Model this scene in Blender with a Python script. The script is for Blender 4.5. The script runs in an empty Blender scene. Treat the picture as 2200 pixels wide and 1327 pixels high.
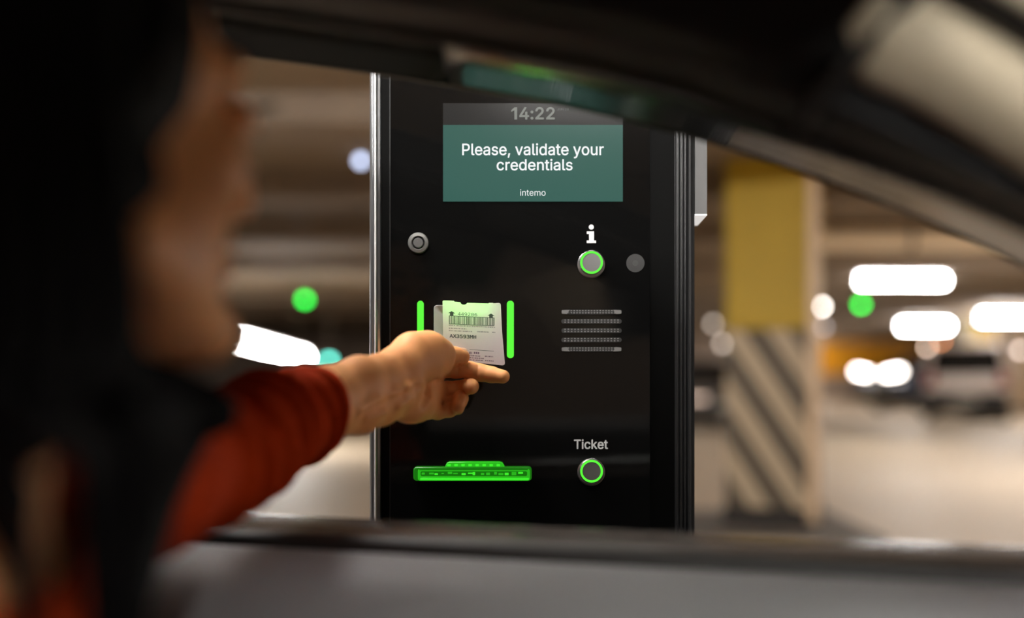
import bpy, bmesh, math, random, os
import numpy as np
from mathutils import Vector, Matrix
random.seed(7)

# ------------------------------------------------------------------ camera, world, exposure
SC = bpy.context.scene
EYE = 1.15                       # height of the lens above the garage floor (m)
FPX = 35.0 / 36.0 * 2200.0       # focal length in pixels of the 2200 px frame
HORIZON = 800.0                  # pixel row of the horizon
cam_data = bpy.data.cameras.new('camera')
cam = bpy.data.objects.new('camera', cam_data)
SC.collection.objects.link(cam)
cam.location = (0, 0, EYE)
cam.rotation_euler = (math.radians(90), 0, 0)
cam_data.lens = 35.0
cam_data.sensor_width = 36.0
cam_data.shift_y = (HORIZON - 663.5) / 2200.0
cam_data.clip_start = 0.02
cam_data.clip_end = 200
cam_data.dof.use_dof = True
cam_data.dof.focus_distance = 1.185
cam_data.dof.aperture_fstop = 1.12
SC.camera = cam
W = bpy.data.worlds.new('world'); SC.world = W
W.use_nodes = True
W.node_tree.nodes['Background'].inputs[0].default_value = (0.5, 0.45, 0.4, 1)
W.node_tree.nodes['Background'].inputs[1].default_value = 0.02
SC.view_settings.view_transform = 'Standard'
SC.view_settings.look = 'None'
SC.view_settings.gamma = 1.0
SC.view_settings.exposure = 0.15
SC.view_settings.use_curve_mapping = False
SC.cycles.use_denoising = True
SC.cycles.sample_clamp_indirect = 6.0
SC.cycles.max_bounces = 6

TUBE_LIGHT = 80.0                # radiance of the fluorescent tubes

# ------------------------------------------------------------------ helpers
COL = SC.collection

def lin(r, g, b):
    def f(c):
        c /= 255.0
        return c / 12.92 if c <= 0.04045 else ((c + 0.055) / 1.055) ** 2.4
    return (f(r), f(g), f(b), 1.0)

def P(px, py, d):
    """point of the place seen at pixel (px, py) at distance d along the optical axis"""
    return Vector(((px - 1100.0) / FPX * d, d, EYE + (HORIZON - py) / FPX * d))

YAW = 0.278                      # slope of the car's side against the kiosk front
def Pc(px, py, c):
    """the same on a plane parallel to the car's side"""
    t = (px - 1100.0) / FPX
    return P(px, py, c / (1.0 + YAW * t))
_ca = math.atan(YAW)
CU = Vector((math.cos(_ca), -math.sin(_ca), 0))      # car forward
CN = Vector((-math.sin(_ca), -math.cos(_ca), 0))     # from the driver's door into the car
def CW(s, w, z):
    """car coordinates: s forward, w inward from the outer door plane, z above the lens"""
    v = Vector((0, 0.914, EYE)) + CU * s + CN * w
    v.z = EYE + z
    return v

def mat(name, base, rough=0.5, metal=0.0, emit=None, estr=0.0, coat=0.0, spec=0.5, noise=None, bump=None, trans=0.0):
    m = bpy.data.materials.new(name)
    m.use_nodes = True
    nt = m.node_tree
    b = nt.nodes['Principled BSDF']
    b.inputs['Base Color'].default_value = base
    b.inputs['Roughness'].default_value = rough
    b.inputs['Metallic'].default_value = metal
    b.inputs['Specular IOR Level'].default_value = spec
    b.inputs['Coat Weight'].default_value = coat
    b.inputs['Transmission Weight'].default_value = trans
    if emit:
        b.inputs['Emission Color'].default_value = emit
        b.inputs['Emission Strength'].default_value = estr
    if noise or bump:
        tc = nt.nodes.new('ShaderNodeTexCoord')
    if noise:                                   # (scale, amount, detail)
        n = nt.nodes.new('ShaderNodeTexNoise')
        n.inputs['Scale'].default_value = noise[0]
        n.inputs['Detail'].default_value = 6
        nt.links.new(tc.outputs['Object'], n.inputs['Vector'])
        mx = nt.nodes.new('ShaderNodeMix'); mx.data_type = 'RGBA'
        a = noise[1]
        mx.inputs[6].default_value = tuple(c * (1 - a) for c in base[:3]) + (1,)
        mx.inputs[7].default_value = tuple(min(1, c * (1 + a)) for c in base[:3]) + (1,)
        nt.links.new(n.outputs['Fac'], mx.inputs[0])
        nt.links.new(mx.outputs[2], b.inputs['Base Color'])
    if bump:                                    # (scale, strength, distance)
        n2 = nt.nodes.new('ShaderNodeTexNoise')
        n2.inputs['Scale'].default_value = bump[0]
        n2.inputs['Detail'].default_value = 4
        nt.links.new(tc.outputs['Object'], n2.inputs['Vector'])
        bp = nt.nodes.new('ShaderNodeBump')
        bp.inputs['Strength'].default_value = bump[1]
        bp.inputs['Distance'].default_value = bump[2]
        nt.links.new(n2.outputs['Fac'], bp.inputs['Height'])
        nt.links.new(bp.outputs['Normal'], b.inputs['Normal'])
    return m

def glow(name, col, strength, base=(0.02, 0.02, 0.02, 1)):
    return mat(name, base, 0.12, emit=col, estr=strength, spec=0.25)

def tag(o, label=None, cat=None, group=None, kind=None):
    if label: o['label'] = label
    if cat: o['category'] = cat
    if group: o['group'] = group
    if kind: o['kind'] = kind
    return o

def thing(name, label, cat, loc=(0, 0, 0), group=None):
    o = bpy.data.objects.new(name, None)
    o.empty_display_size = 0.05
    COL.objects.link(o)
    o.location = loc
    return tag(o, label, cat, group)

def link_mesh(name, me, m, parent=None, smooth=False, label=None):
    o = bpy.data.objects.new(name, me)
    COL.objects.link(o)
    if m is not None:
        for mm in (m if isinstance(m, (list, tuple)) else [m]):
            me.materials.append(mm)
    if smooth:
        me.polygons.foreach_set('use_smooth', [True] * len(me.polygons))
    if parent is not None:
        o.parent = parent
        p, off = parent, Vector((0, 0, 0))
        while p is not None:                    # vertices are given in world metres
            off += p.location
            p = p.parent
        me.transform(Matrix.Translation(-off))
    if label: o['label'] = label
    return o

def obj(name, bm, m, parent=None, smooth=False, label=None, normals=True):
    if normals:
        bmesh.ops.recalc_face_normals(bm, faces=bm.faces[:])
    me = bpy.data.meshes.new(name)
    bm.to_mesh(me); bm.free()
    return link_mesh(name, me, m, parent, smooth, label)

def sharp(o, ang=35):
    """smooth shading with creases kept"""
    me = o.data
    me.polygons.foreach_set('use_smooth', [True] * len(me.polygons))
    try:
        me.set_sharp_from_angle(angle=math.radians(ang))
    except Exception:
        pass
    return o

def box(bm, c, s, rz=0.0, bevel=0.0, seg=2):
    r = bmesh.ops.create_cube(bm, size=1.0)
    vs = r['verts']
    for v in vs:
        v.co = Vector((v.co.x * s[0], v.co.y * s[1], v.co.z * s[2]))
    if bevel > 0:
        es = list({e for v in vs for e in v.link_edges})
        rb = bmesh.ops.bevel(bm, geom=es, offset=bevel, segments=seg, affect='EDGES', profile=0.5)
        vs = list({v for f in rb['faces'] for v in f.verts} | {v for v in vs if v.is_valid})
    R = Matrix.Rotation(rz, 3, 'Z')
    for v in vs:
        v.co = R @ v.co + Vector(c)
    return vs

def prism(bm, pts, vec, close=True):
    """closed polygon (list of Vectors) pushed along vec"""
    a = [bm.verts.new(p) for p in pts]
    b = [bm.verts.new(Vector(p) + Vector(vec)) for p in pts]
    n = len(pts)
    for i in range(n):
        j = (i + 1) % n
        bm.faces.new((a[i], a[j], b[j], b[i]))
    if close:
        bm.faces.new(a[::-1]); bm.faces.new(b)

def sweep(bm, path, rad, seg=12, caps=True, flat=1.0, up=None):
    """tube along path; rad a number or a list"""
    n = len(path)
    path = [Vector(p) for p in path]
    rings = []
    u = None
    for i in range(n):
        t = (path[min(i + 1, n - 1)] - path[max(i - 1, 0)]).normalized()
        if u is None:
            ref = Vector(up) if up else (Vector((0, 0, 1)) if abs(t.z) < 0.9 else Vector((1, 0, 0)))
            u = (ref - t * ref.dot(t)).normalized()
        else:
            u = (u - t * u.dot(t)).normalized()
        v = t.cross(u)
        r = rad[i] if isinstance(rad, (list, tuple)) else rad
        rings.append([bm.verts.new(path[i] + u * (math.cos(2 * math.pi * k / seg) * r) + v * (math.sin(2 * math.pi * k / seg) * r * flat)) for k in range(seg)])
    for i in range(n - 1):
        for k in range(seg):
            k2 = (k + 1) % seg
            bm.faces.new((rings[i][k], rings[i][k2], rings[i + 1][k2], rings[i + 1][k]))
    if caps:
        bm.faces.new(rings[0][::-1]); bm.faces.new(rings[-1])

def lathe(bm, prof, origin, axis='Y', seg=48):
    """prof: list of (radius, height along axis); axis 'Y' points toward the camera (-y)"""
    rings = []
    o = Vector(origin)
    for r, h in prof:
        ring = []
        for k in range(seg):
            a = 2 * math.pi * k / seg
            if axis == 'Y':
                p = o + Vector((r * math.cos(a), -h, r * math.sin(a)))
            elif axis == 'X':
                p = o + Vector((h, r * math.cos(a), r * math.sin(a)))
            else:
                p = o + Vector((r * math.cos(a), r * math.sin(a), h))
            ring.append(bm.verts.new(p))
        rings.append(ring)
    for i in range(len(rings) - 1):
        for k in range(seg):
            k2 = (k + 1) % seg
            bm.faces.new((rings[i][k], rings[i][k2], rings[i + 1][k2], rings[i + 1][k]))
    if prof[0][0] > 1e-6: bm.faces.new(rings[0][::-1])
    if prof[-1][0] > 1e-6: bm.faces.new(rings[-1])
    bmesh.ops.remove_doubles(bm, verts=bm.verts[:], dist=1e-7)

def catmull(pts, n):
    """n points evenly spread (by parameter) on a smooth curve through pts (tuples of any length)"""
    pts = [np.array(p, float) for p in pts]
    m = len(pts)
    out = []
    for i in range(n):
        x = i / (n - 1) * (m - 1)
        k = min(int(x), m - 2); t = x - k
        p0 = pts[k - 1] if k > 0 else 2 * pts[0] - pts[1]
        p1, p2 = pts[k], pts[k + 1]
        p3 = pts[k + 2] if k + 2 < m else 2 * pts[-1] - pts[-2]
        out.append(0.5 * ((2 * p1) + (-p0 + p2) * t + (2 * p0 - 5 * p1 + 4 * p2 - p3) * t * t + (-p0 + 3 * p1 - 3 * p2 + p3) * t ** 3))
    return out

def at_x(pts, x):
    """smooth interpolation of a pixel curve y(x)"""
    xs = [p[0] for p in pts]; ys = [p[1] for p in pts]
    return float(np.interp(x, xs, ys))

def loft(bm, curves):
    rows = [[bm.verts.new(p) for p in c] for c in curves]
    for i in range(len(rows) - 1):
        for k in range(len(rows[i]) - 1):
            bm.faces.new((rows[i][k], rows[i][k + 1], rows[i + 1][k + 1], rows[i + 1][k]))

def solidify(o, th, off=0.0):
    md = o.modifiers.new('thickness', 'SOLIDIFY')
    md.thickness = th; md.offset = off
    return o

# ---- signed distance bodies: numpy grid + surface nets
class Field:
    def __init__(s, lo, hi, h):
        s.lo = np.array(lo, float); s.h = h
        s.n = np.ceil((np.array(hi) - s.lo) / h).astype(int) + 1
        s.F = np.full(s.n, 0.05, np.float32)
    def sub(s, lo, hi):
        a = np.maximum(np.floor((np.array(lo) - s.lo) / s.h).astype(int), 0)
        b = np.minimum(np.ceil((np.array(hi) - s.lo) / s.h).astype(int) + 1, s.n)
        if (b <= a).any(): return None
        ax = [(s.lo[i] + s.h * np.arange(a[i], b[i])).astype(np.float32) for i in range(3)]
        return tuple(slice(a[i], b[i]) for i in range(3)), np.meshgrid(*ax, indexing='ij', sparse=True)
    def put(s, lo, hi, fn, k, op='add', F=None):
        F = s.F if F is None else F
        m = 0.016
        r = s.sub([c - m for c in lo], [c + m for c in hi])
        if r is None: return
        sl, (X, Y, Z) = r
        d = fn(X, Y, Z).astype(np.float32)
        A = F[sl]
        if op == 'add':
            h = np.clip(0.5 + 0.5 * (A - d) / k, 0, 1)
            F[sl] = A + (d - A) * h - k * h * (1 - h)
        else:
            d = -d
            h = np.clip(0.5 + 0.5 * (d - A) / k, 0, 1)
            F[sl] = A + (d - A) * h + k * h * (1 - h)
    def cone(s, a, b, ra, rb, k=0.006, op='add', F=None):
        a = np.array(a, float); b = np.array(b, float)
        R = max(ra, rb)
        ab = b - a; L2 = max(float(ab @ ab), 1e-12)
        def fn(X, Y, Z):
            t = np.clip(((X - a[0]) * ab[0] + (Y - a[1]) * ab[1] + (Z - a[2]) * ab[2]) / L2, 0, 1)
            return np.sqrt((X - a[0] - t * ab[0]) ** 2 + (Y - a[1] - t * ab[1]) ** 2 + (Z - a[2] - t * ab[2]) ** 2) - (ra + (rb - ra) * t)
        s.put(np.minimum(a, b) - R, np.maximum(a, b) + R, fn, k, op, F)
    def chain(s, pts, rs, k=0.006, F=None):
        for i in range(len(pts) - 1):
            s.cone(pts[i], pts[i + 1], rs[i], rs[i + 1], k, 'add', F)
    def ell(s, c, rad, M=None, k=0.008, op='add', F=None):
        c = np.array(c, float); M = np.eye(3) if M is None else np.array(M, float)   # rows: local axes
        R = max(rad); rm = min(rad)
        def fn(X, Y, Z):
            q = [(X - c[0]) * M[i][0] + (Y - c[1]) * M[i][1] + (Z - c[2]) * M[i][2] for i in range(3)]
            k0 = np.sqrt(sum((q[i] / rad[i]) ** 2 for i in range(3)))
            k1 = np.sqrt(sum((q[i] / rad[i] ** 2) ** 2 for i in range(3))) + 1e-9
            return k0 * (k0 - 1.0) / k1
        s.put(c - R, c + R, fn, k, op, F)
    def mesh(s):
        F = s.F; lo, h = s.lo, s.h
        ins = F < 0
        nx, ny, nz = F.shape
        cnt = np.zeros((nx - 1, ny - 1, nz - 1), np.int8)
        for dx in (0, 1):
            for dy in (0, 1):
                for dz in (0, 1):
                    cnt += ins[dx:nx - 1 + dx, dy:ny - 1 + dy, dz:nz - 1 + dz]
        act = (cnt > 0) & (cnt < 8)
        ci = np.argwhere(act)
        idx = np.full(act.shape, -1, np.int64); idx[act] = np.arange(len(ci))
        acc = np.zeros((len(ci), 3)); num = np.zeros(len(ci))
        corners = [(dx, dy, dz) for dx in (0, 1) for dy in (0, 1) for dz in (0, 1)]
        for a in corners:
            for ax in range(3):
                if a[ax] == 1: continue
                b = list(a); b[ax] = 1
                fa = F[ci[:, 0] + a[0], ci[:, 1] + a[1], ci[:, 2] + a[2]].astype(float)
                fb = F[ci[:, 0] + b[0], ci[:, 1] + b[1], ci[:, 2] + b[2]].astype(float)
                m = (fa < 0) != (fb < 0)
                t = np.where(m, fa / np.where(m, fa - fb, 1), 0)
                p = np.tile(np.array(a, float), (len(ci), 1)); p[:, ax] += t
                acc[m] += p[m]; num[m] += 1
        V = lo + h * (ci + acc / num[:, None])
        quads = []
        for ax in range(3):
            u, v = (ax + 1) % 3, (ax + 2) % 3
            sa = [slice(None)] * 3; sb = [slice(None)] * 3
            sa[ax] = slice(0, -1); sb[ax] = slice(1, None)
            A, B = ins[tuple(sa)], ins[tuple(sb)]
            for flip, msk in ((False, A & ~B), (True, ~A & B)):
                e = np.argwhere(msk)
                e = e[(e[:, u] > 0) & (e[:, v] > 0) & (e[:, u] < F.shape[u] - 1) & (e[:, v] < F.shape[v] - 1)]
                def cell(du, dv):
                    q = e.copy(); q[:, u] += du; q[:, v] += dv
                    return idx[q[:, 0], q[:, 1], q[:, 2]]
                q = np.stack([cell(-1, -1), cell(0, -1), cell(0, 0), cell(-1, 0)], 1)
                quads.append(q[:, ::-1] if flip else q)
        return V, np.concatenate(quads)

def np_mesh(name, parts):
    """one mesh from several (V, Q)"""
    off = 0; VV = []; QQ = []
    for V, Q in parts:
        VV.append(V); QQ.append(Q + off); off += len(V)
    V = np.concatenate(VV); Q = np.concatenate(QQ)
    me = bpy.data.meshes.new(name)
    me.vertices.add(len(V)); me.vertices.foreach_set('co', V.astype(np.float32).ravel())
    me.loops.add(Q.size); me.loops.foreach_set('vertex_index', Q.astype(np.int32).ravel())
    me.polygons.add(len(Q)); me.polygons.foreach_set('loop_start', np.arange(0, Q.size, 4, dtype=np.int32))
    me.update(calc_edges=True); me.validate()
    return me

# ------------------------------------------------------------------ materials
M_concrete = mat('ceiling_concrete', lin(124, 108, 90), 0.8, noise=(1.5, 0.18), bump=(20, 0.2, 0.01))
M_beam = mat('beam_concrete', lin(122, 106, 90), 0.8, noise=(2.0, 0.2))
M_wall = mat('wall_paint', lin(150, 132, 118), 0.75, noise=(1.2, 0.15))
M_floor = mat('floor_coating', lin(226, 205, 178), 0.55, spec=.35, noise=(0.7, 0.08), bump=(3, 0.05, 0.01))
M_yellow = mat('yellow_paint', lin(178, 146, 24), 0.6, noise=(3, 0.12))
M_orange = mat('orange_yellow_paint', lin(232, 158, 16), 0.55, noise=(2, 0.15))
M_steel = mat('lamp_housing_white', lin(200, 200, 200), 0.4)
M_tube = glow('fluorescent_tube', (1.0, 0.97, 0.93, 1), TUBE_LIGHT)
M_kerb = mat('kerb_concrete', lin(120, 112, 104), 0.8, noise=(8, 0.2))
# ------------------------------------------------------------------ the garage
X0, X1, Y0, Y1, ZC = -16.0, 21.0, -7.0, 40.0, 2.6
def struct(name, bm, m, label=None):
    o = obj(name, bm, m)
    o['kind'] = 'structure'
    if label: o['label'] = label
    return o
bm = bmesh.new(); box(bm, ((X0 + X1) / 2, (Y0 + Y1) / 2, -0.1), (X1 - X0 + .4, Y1 - Y0 + .4, 0.2)); struct('floor', bm, M_floor)
bm = bmesh.new(); box(bm, ((X0 + X1) / 2, (Y0 + Y1) / 2, ZC + 0.1), (X1 - X0 + .4, Y1 - Y0 + .4, 0.2)); struct('ceiling', bm, M_concrete)
bm = bmesh.new(); box(bm, (X0 - 0.1, (Y0 + Y1) / 2, ZC / 2), (0.2, Y1 - Y0, ZC)); struct('wall_left', bm, M_wall)
bm = bmesh.new(); box(bm, (X1 + 0.1, (Y0 + Y1) / 2, ZC / 2), (0.2, Y1 - Y0, ZC)); struct('wall_right', bm, M_wall)
bm = bmesh.new(); box(bm, ((X0 + X1) / 2, Y1 + 0.1, ZC / 2), (X1 - X0, 0.2, ZC)); struct('wall_back', bm, M_wall)
bm = bmesh.new(); box(bm, ((X0 + X1) / 2, Y0 - 0.1, ZC / 2), (X1 - X0, 0.2, ZC)); struct('wall_front', bm, M_wall)
bm = bmesh.new(); box(bm, (14.4, Y1 - 0.01, 1.72), (6.6, 0.02, 1.3)); struct('trim_1', bm, M_orange)
for i, (y, dz, th) in enumerate(((5.4, .16, .5), (7.4, .2, .45), (9.8, .18, .5), (12.9, .14, .5), (18.5, .13, .5), (23.5, .1, .5))):
    bm = bmesh.new(); box(bm, ((X0 + X1) / 2, y, ZC - dz / 2), (X1 - X0, th, dz)); struct('beam_%d' % (i + 1), bm, M_beam)

# service pipes under the ceiling
M_pipe = mat('pipe_cream', lin(250, 230, 200), 0.5)
M_pipe2 = mat('pipe_grey', lin(120, 108, 98), 0.5, 0.3)
def pipe(name, x0, x1, y, z, r, m, label):
    t = thing(name, label, 'pipe', ((x0 + x1) / 2, y, z))
    bm = bmesh.new(); sweep(bm, [(x0, y, z), (x1, y, z)], r, 16); sharp(obj('tube', bm, m, t))
    for k in range(4):
        x = x0 + (x1 - x0) * (k + 0.5) / 4
        bm = bmesh.new(); sweep(bm, [(x, y, z + r * .7), (x, y, ZC)], 0.008, 8)
        box(bm, (x, y, z), (0.03, 2 * r + .012, 2 * r + .012))
        obj('hanger', bm, M_pipe2, t)
pipe('service_pipe', 2.6, 10.5, 9.0, 2.36, 0.10, M_pipe, 'cream service pipe under the ceiling above the bright tubes')
pipe('service_pipe', -6.5, 1.0, 8.5, 2.5, 0.05, M_pipe2, 'grey service pipe under the ceiling left of the kiosk')

# lamps
def tube_lamp(x, y, z, length, label, rot=0.0, tilt=0.0, r=0.055, group='added unseen lamps', m=None):
    t = thing('fluorescent_lamp', label, 'lamp', (x, y, z), group)
    R = Matrix.Rotation(rot, 3, 'Z') @ Matrix.Rotation(tilt, 3, 'Y')
    def q(v): return R @ Vector(v) + Vector((x, y, z))
    bm = bmesh.new()
    vs = box(bm, (0, 0, r + 0.02), (length + .06, 0.12, 0.04), bevel=.006)
    for v in bm.verts: v.co = q(v.co)
    obj('housing', bm, M_steel, t)
    bm = bmesh.new(); sweep(bm, [q((-length / 2, 0, 0)), q((length / 2, 0, 0))], r, 14)
    sharp(obj('tube', bm, m or M_tube, t))
    for sx in (-1, 1):
        bm = bmesh.new(); sweep(bm, [q((sx * (length / 2 + .001), 0, 0)), q((sx * (length / 2 + .025), 0, 0))], r * .9, 14)
        sharp(obj('end_cap', bm, M_steel, t))
        if z + r + .05 < ZC - .02:
            p = q((sx * length * .35, 0, r + .035))
            bm = bmesh.new(); sweep(bm, [p, (p.x, p.y, ZC)], 0.006, 6); obj('hanger', bm, M_pipe2, t)
    return t
def px_lamp(pxa, pxb, py, d, label, **k):
    a, b = P(pxa, py, d), P(pxb, py, d)
    return tube_lamp((a.x + b.x) / 2, d, a.z, b.x - a.x, label, **k)
px_lamp(1847, 2028, 602, 15.0, 'long lit tube lamp above the green signal lamp on the right', group=None)
px_lamp(1936, 2036, 700, 27.0, 'short lit tube lamp low over the white van', group=None, r=.075)
px_lamp(2107, 2290, 681, 22.5, 'lit tube lamp cut by the right edge above the van', group=None, r=.075)
px_lamp(2185, 2420, 512, 10.6, 'lit tube lamp behind the windscreen pillar at the right edge', group=None)
a, b = P(520, 731, 14.0), P(655, 768, 15.5)
tube_lamp((a.x + b.x) / 2, (a.y + b.y) / 2, (a.z + b.z) / 2, (b - a).length, 'sloping lit tube lamp above the red sleeve', rot=math.atan2(b.y - a.y, b.x - a.x), tilt=math.atan2(a.z - b.z, (b - a).xy.length), r=.075, group=None)
# unseen tubes added to light the hand, cabin, floor and back wall
ADDED_LAMPS = [(-1.15, 1.42, 1.5), (-2.75, .85, 1.5), (12.8, 9.5, 1.5), (14.0, 5.0, 1.5), (-.35, .12, 1.5), (-1.05, .9, 1.5), (.45, -1.6, .9), (.45, -1.85, .9), (8.6, 1.2, 1.5), (8.6, 33.0, 2.0), (11.05, 38.6, 1.5), (10.0, 4.4, 1.5), (9.2, 6.0, 1.5), (7.6, 3.6, 1.5), (7.2, 8.5, 1.5),
         (11.5, 7.0, 1.5), (-9.0, 8.0, 1.5), (11.5, 12.0, 1.5), (15.5, 16.0, 1.5), (-9.5, 15.0, 1.5),  (2.2, 22.0, 1.5)]
for x, y, L in ADDED_LAMPS:
    tube_lamp(x, y, ZC - 0.1, L, 'added unseen tube lamp on the garage ceiling')

def signal_lamp(px, py, d, r, col, strength, label, group=None, cat='signal lamp'):
    p = P(px, py, d)
    t = thing('signal_lamp', label, cat, p, group)
    bm = bmesh.new(); bmesh.ops.create_uvsphere(bm, u_segments=20, v_segments=12, radius=r)
    for v in bm.verts: v.co += p
    m = glow('signal_lens', col, strength)
    obj('lens', bm, m, t, True)
    bm = bmesh.new(); lathe(bm, [(r * .75, 0.0), (r * .8, r * .35), (r * .3, r * .7), (r * .3, r)], (p.x, p.y, p.z + r * .75), 'Z', 20)
    sharp(obj('cap', bm, M_steel, t))
    bm = bmesh.new(); sweep(bm, [(p.x, p.y, p.z + r * 1.6), (p.x, p.y, ZC)], 0.008, 8)
    obj('stem', bm, M_pipe2, t)
    return t
def disc_strength(d, r, level):
    """radiance that reads as LEVEL once the lens has spread the small lamp over its blur disc"""
    A = 0.035 / cam_data.dof.aperture_fstop
    c = A * FPX * (1 / cam_data.dof.focus_distance - 1 / d)
    dp = 2 * r * FPX / d
    return level * max(1.0, (c / dp) ** 2)
GREEN = (0.0, 1.0, 0.07, 1)
signal_lamp(655, 643, 15, .05, GREEN, disc_strength(15, .05, .75), 'green signal lamp hanging left of the kiosk')
signal_lamp(1850, 653, 19, .055, GREEN, disc_strength(19, .055, .75), 'green signal lamp hanging right of the yellow pillar')
signal_lamp(775, 345, 6.6, .03, (.62, .72, 1, 1), disc_strength(6.6, .03, .75), 'bluish white round lamp beside the kiosk edge')
signal_lamp(707, 775, 16, .055, (.15, .95, .75, 1), disc_strength(16, .055, .75), 'turquoise signal lamp at the end of the sloping tube')
signal_lamp(1765, 658, 21, .055, (1, .92, .83, 1), disc_strength(21, .055, 1.1), 'round warm white lamp beside the yellow pillar')
signal_lamp(1770, 702, 26, .06, (.8, .72, .72, 1), disc_strength(26, .06, .14), 'dim round lamp right of the striped pillar')
signal_lamp(1532, 695, 21, .055, (1, .85, .72, 1), disc_strength(21, .055, .16), 'dim round lamp left of the striped pillar, upper of two')
signal_lamp(1552, 738, 23, .055, (1, .85, .72, 1), disc_strength(23, .055, .18), 'dim round lamp left of the striped pillar, lower of two')
signal_lamp(1545, 487, 9.7, .045, (1, .85, .68, 1), disc_strength(9.7, .045, .28), 'dim round lamp left of the yellow paint on the pillar')
signal_lamp(1994, 745, 29.5, .06, (1, .72, .55, 1), disc_strength(29.5, .06, .55), 'round peach lamp above the white van')
signal_lamp(2022, 733, 29, .05, (1, .35, .12, 1), disc_strength(29, .05, .3), 'small orange lamp above the white van')
signal_lamp(2192, 752, 20, .055, (1, .82, .72, 1), disc_strength(20, .055, .35), 'dim round lamp at the right edge beside the van')

# pillars
def stripe_mat(name, c1, c2, period, ang):
    m = mat(name, c1, 0.6)
    nt = m.node_tree; b = nt.nodes['Principled BSDF']
    tc = nt.nodes.new('ShaderNodeTexCoord'); mp = nt.nodes.new('ShaderNodeMapping')
    mp.inputs['Rotation'].default_value = (0, ang, 0)
    wv = nt.nodes.new('ShaderNodeTexWave'); wv.wave_type = 'BANDS'; wv.bands_direction = 'X'
    wv.inputs['Scale'].default_value = 2 * math.pi / 20.0 / period
    wv.inputs['Distortion'].default_value = 0.0
    rp = nt.nodes.new('ShaderNodeValToRGB'); rp.color_ramp.interpolation = 'CONSTANT'
    rp.color_ramp.elements[0].color = c1; rp.color_ramp.elements[1].color = c2; rp.color_ramp.elements[1].position = 0.52
    nt.links.new(tc.outputs['Object'], mp.inputs[0]); nt.links.new(mp.outputs[0], wv.inputs[0])
    nt.links.new(wv.outputs['Fac'], rp.inputs[0]); nt.links.new(rp.outputs[0], b.inputs['Base Color'])
    return m
M_stripe = stripe_mat('hazard_stripes', lin(78, 66, 50), lin(182, 162, 134), 0.245, math.radians(33))
M_corner = mat('corner_guard', lin(214, 184, 150), 0.5)
M_rubber = mat('black_rubber', lin(40, 34, 30), 0.7)
def pillar(px, d, w, rot, label, zs=1.32, split=True, body=None, zb=0.0):
    x = (px - 1100) / FPX * d
    t = thing('pillar', label, 'pillar', (x, d, 0))
    t.rotation_euler.z = rot
    def part(name, z0, z1, ww, m, bev=.015):
        bm = bmesh.new(); box(bm, (0, 0, 0), (ww, ww, z1 - z0), bevel=bev)
        o = obj(name, bm, m); o.parent = t; o.location = (0, 0, (z0 + z1) / 2)
        return o
    part('base', zb, zb + .12, w + .03, M_rubber)
    if split:
        part('striped_band', zb + .12, zs, w, M_stripe)['label'] = 'diagonal dark and pale stripes'
        part('yellow_band', zs, ZC, w, M_yellow)['label'] = 'yellow painted upper half'
        for sx, sy in ((1, -1),):
            bm = bmesh.new(); box(bm, (sx * w / 2, sy * w / 2, 1.38), (.07, .07, 2.43), bevel=.01)
            o = obj('corner_guard', bm, M_corner); o.parent = t
    else:
        part('shaft', zb + .12, ZC, w, body or M_corner)
    return t
pillar(1663, 6.9, 0.575, math.radians(-22), 'pillar painted yellow above and diagonal stripes below', zs=1.44, zb=.121)
pillar(2106, 25.5, 0.6, 0.0, 'far pillar with yellow top behind the white van')
pillar(2200, 29.0, 0.75, 0.0, 'plain beige pillar at the right edge past the van', split=False)
bm = bmesh.new(); box(bm, (P(1600, 800, 6.9).x, 6.85, 0.06), (1.5, 1.3, 0.12), bevel=.03)
tag(obj('kerb_island', bm, M_kerb), 'low dark concrete island around the striped pillar', 'kerb')
# ------------------------------------------------------------------ parked vehicles
M_glass_dark = mat('car_glass', lin(28, 30, 32), 0.05, spec=0.8)
M_tyre = mat('tyre', lin(22, 20, 20), 0.8)
M_hub = mat('alloy_hub', lin(150, 150, 150), 0.35, 0.8)
M_trimblack = mat('bumper_plastic', lin(24, 21, 20), 0.6)
M_chrome = mat('headlamp_glass', lin(210, 210, 210), 0.12, 0.6)
M_headglare = glow('headlamp_glare', (1, .9, .82, 1), 20.0)  # headlamps glow in place of lamp glare on the windscreen
M_headdim = glow('sidelight_lit', (1, .72, .56, 1), 1.4)
M_tail = mat('tail_lens', lin(150, 20, 14), 0.2)
M_plate = mat('plate_blank', lin(200, 196, 186), 0.5)

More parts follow.
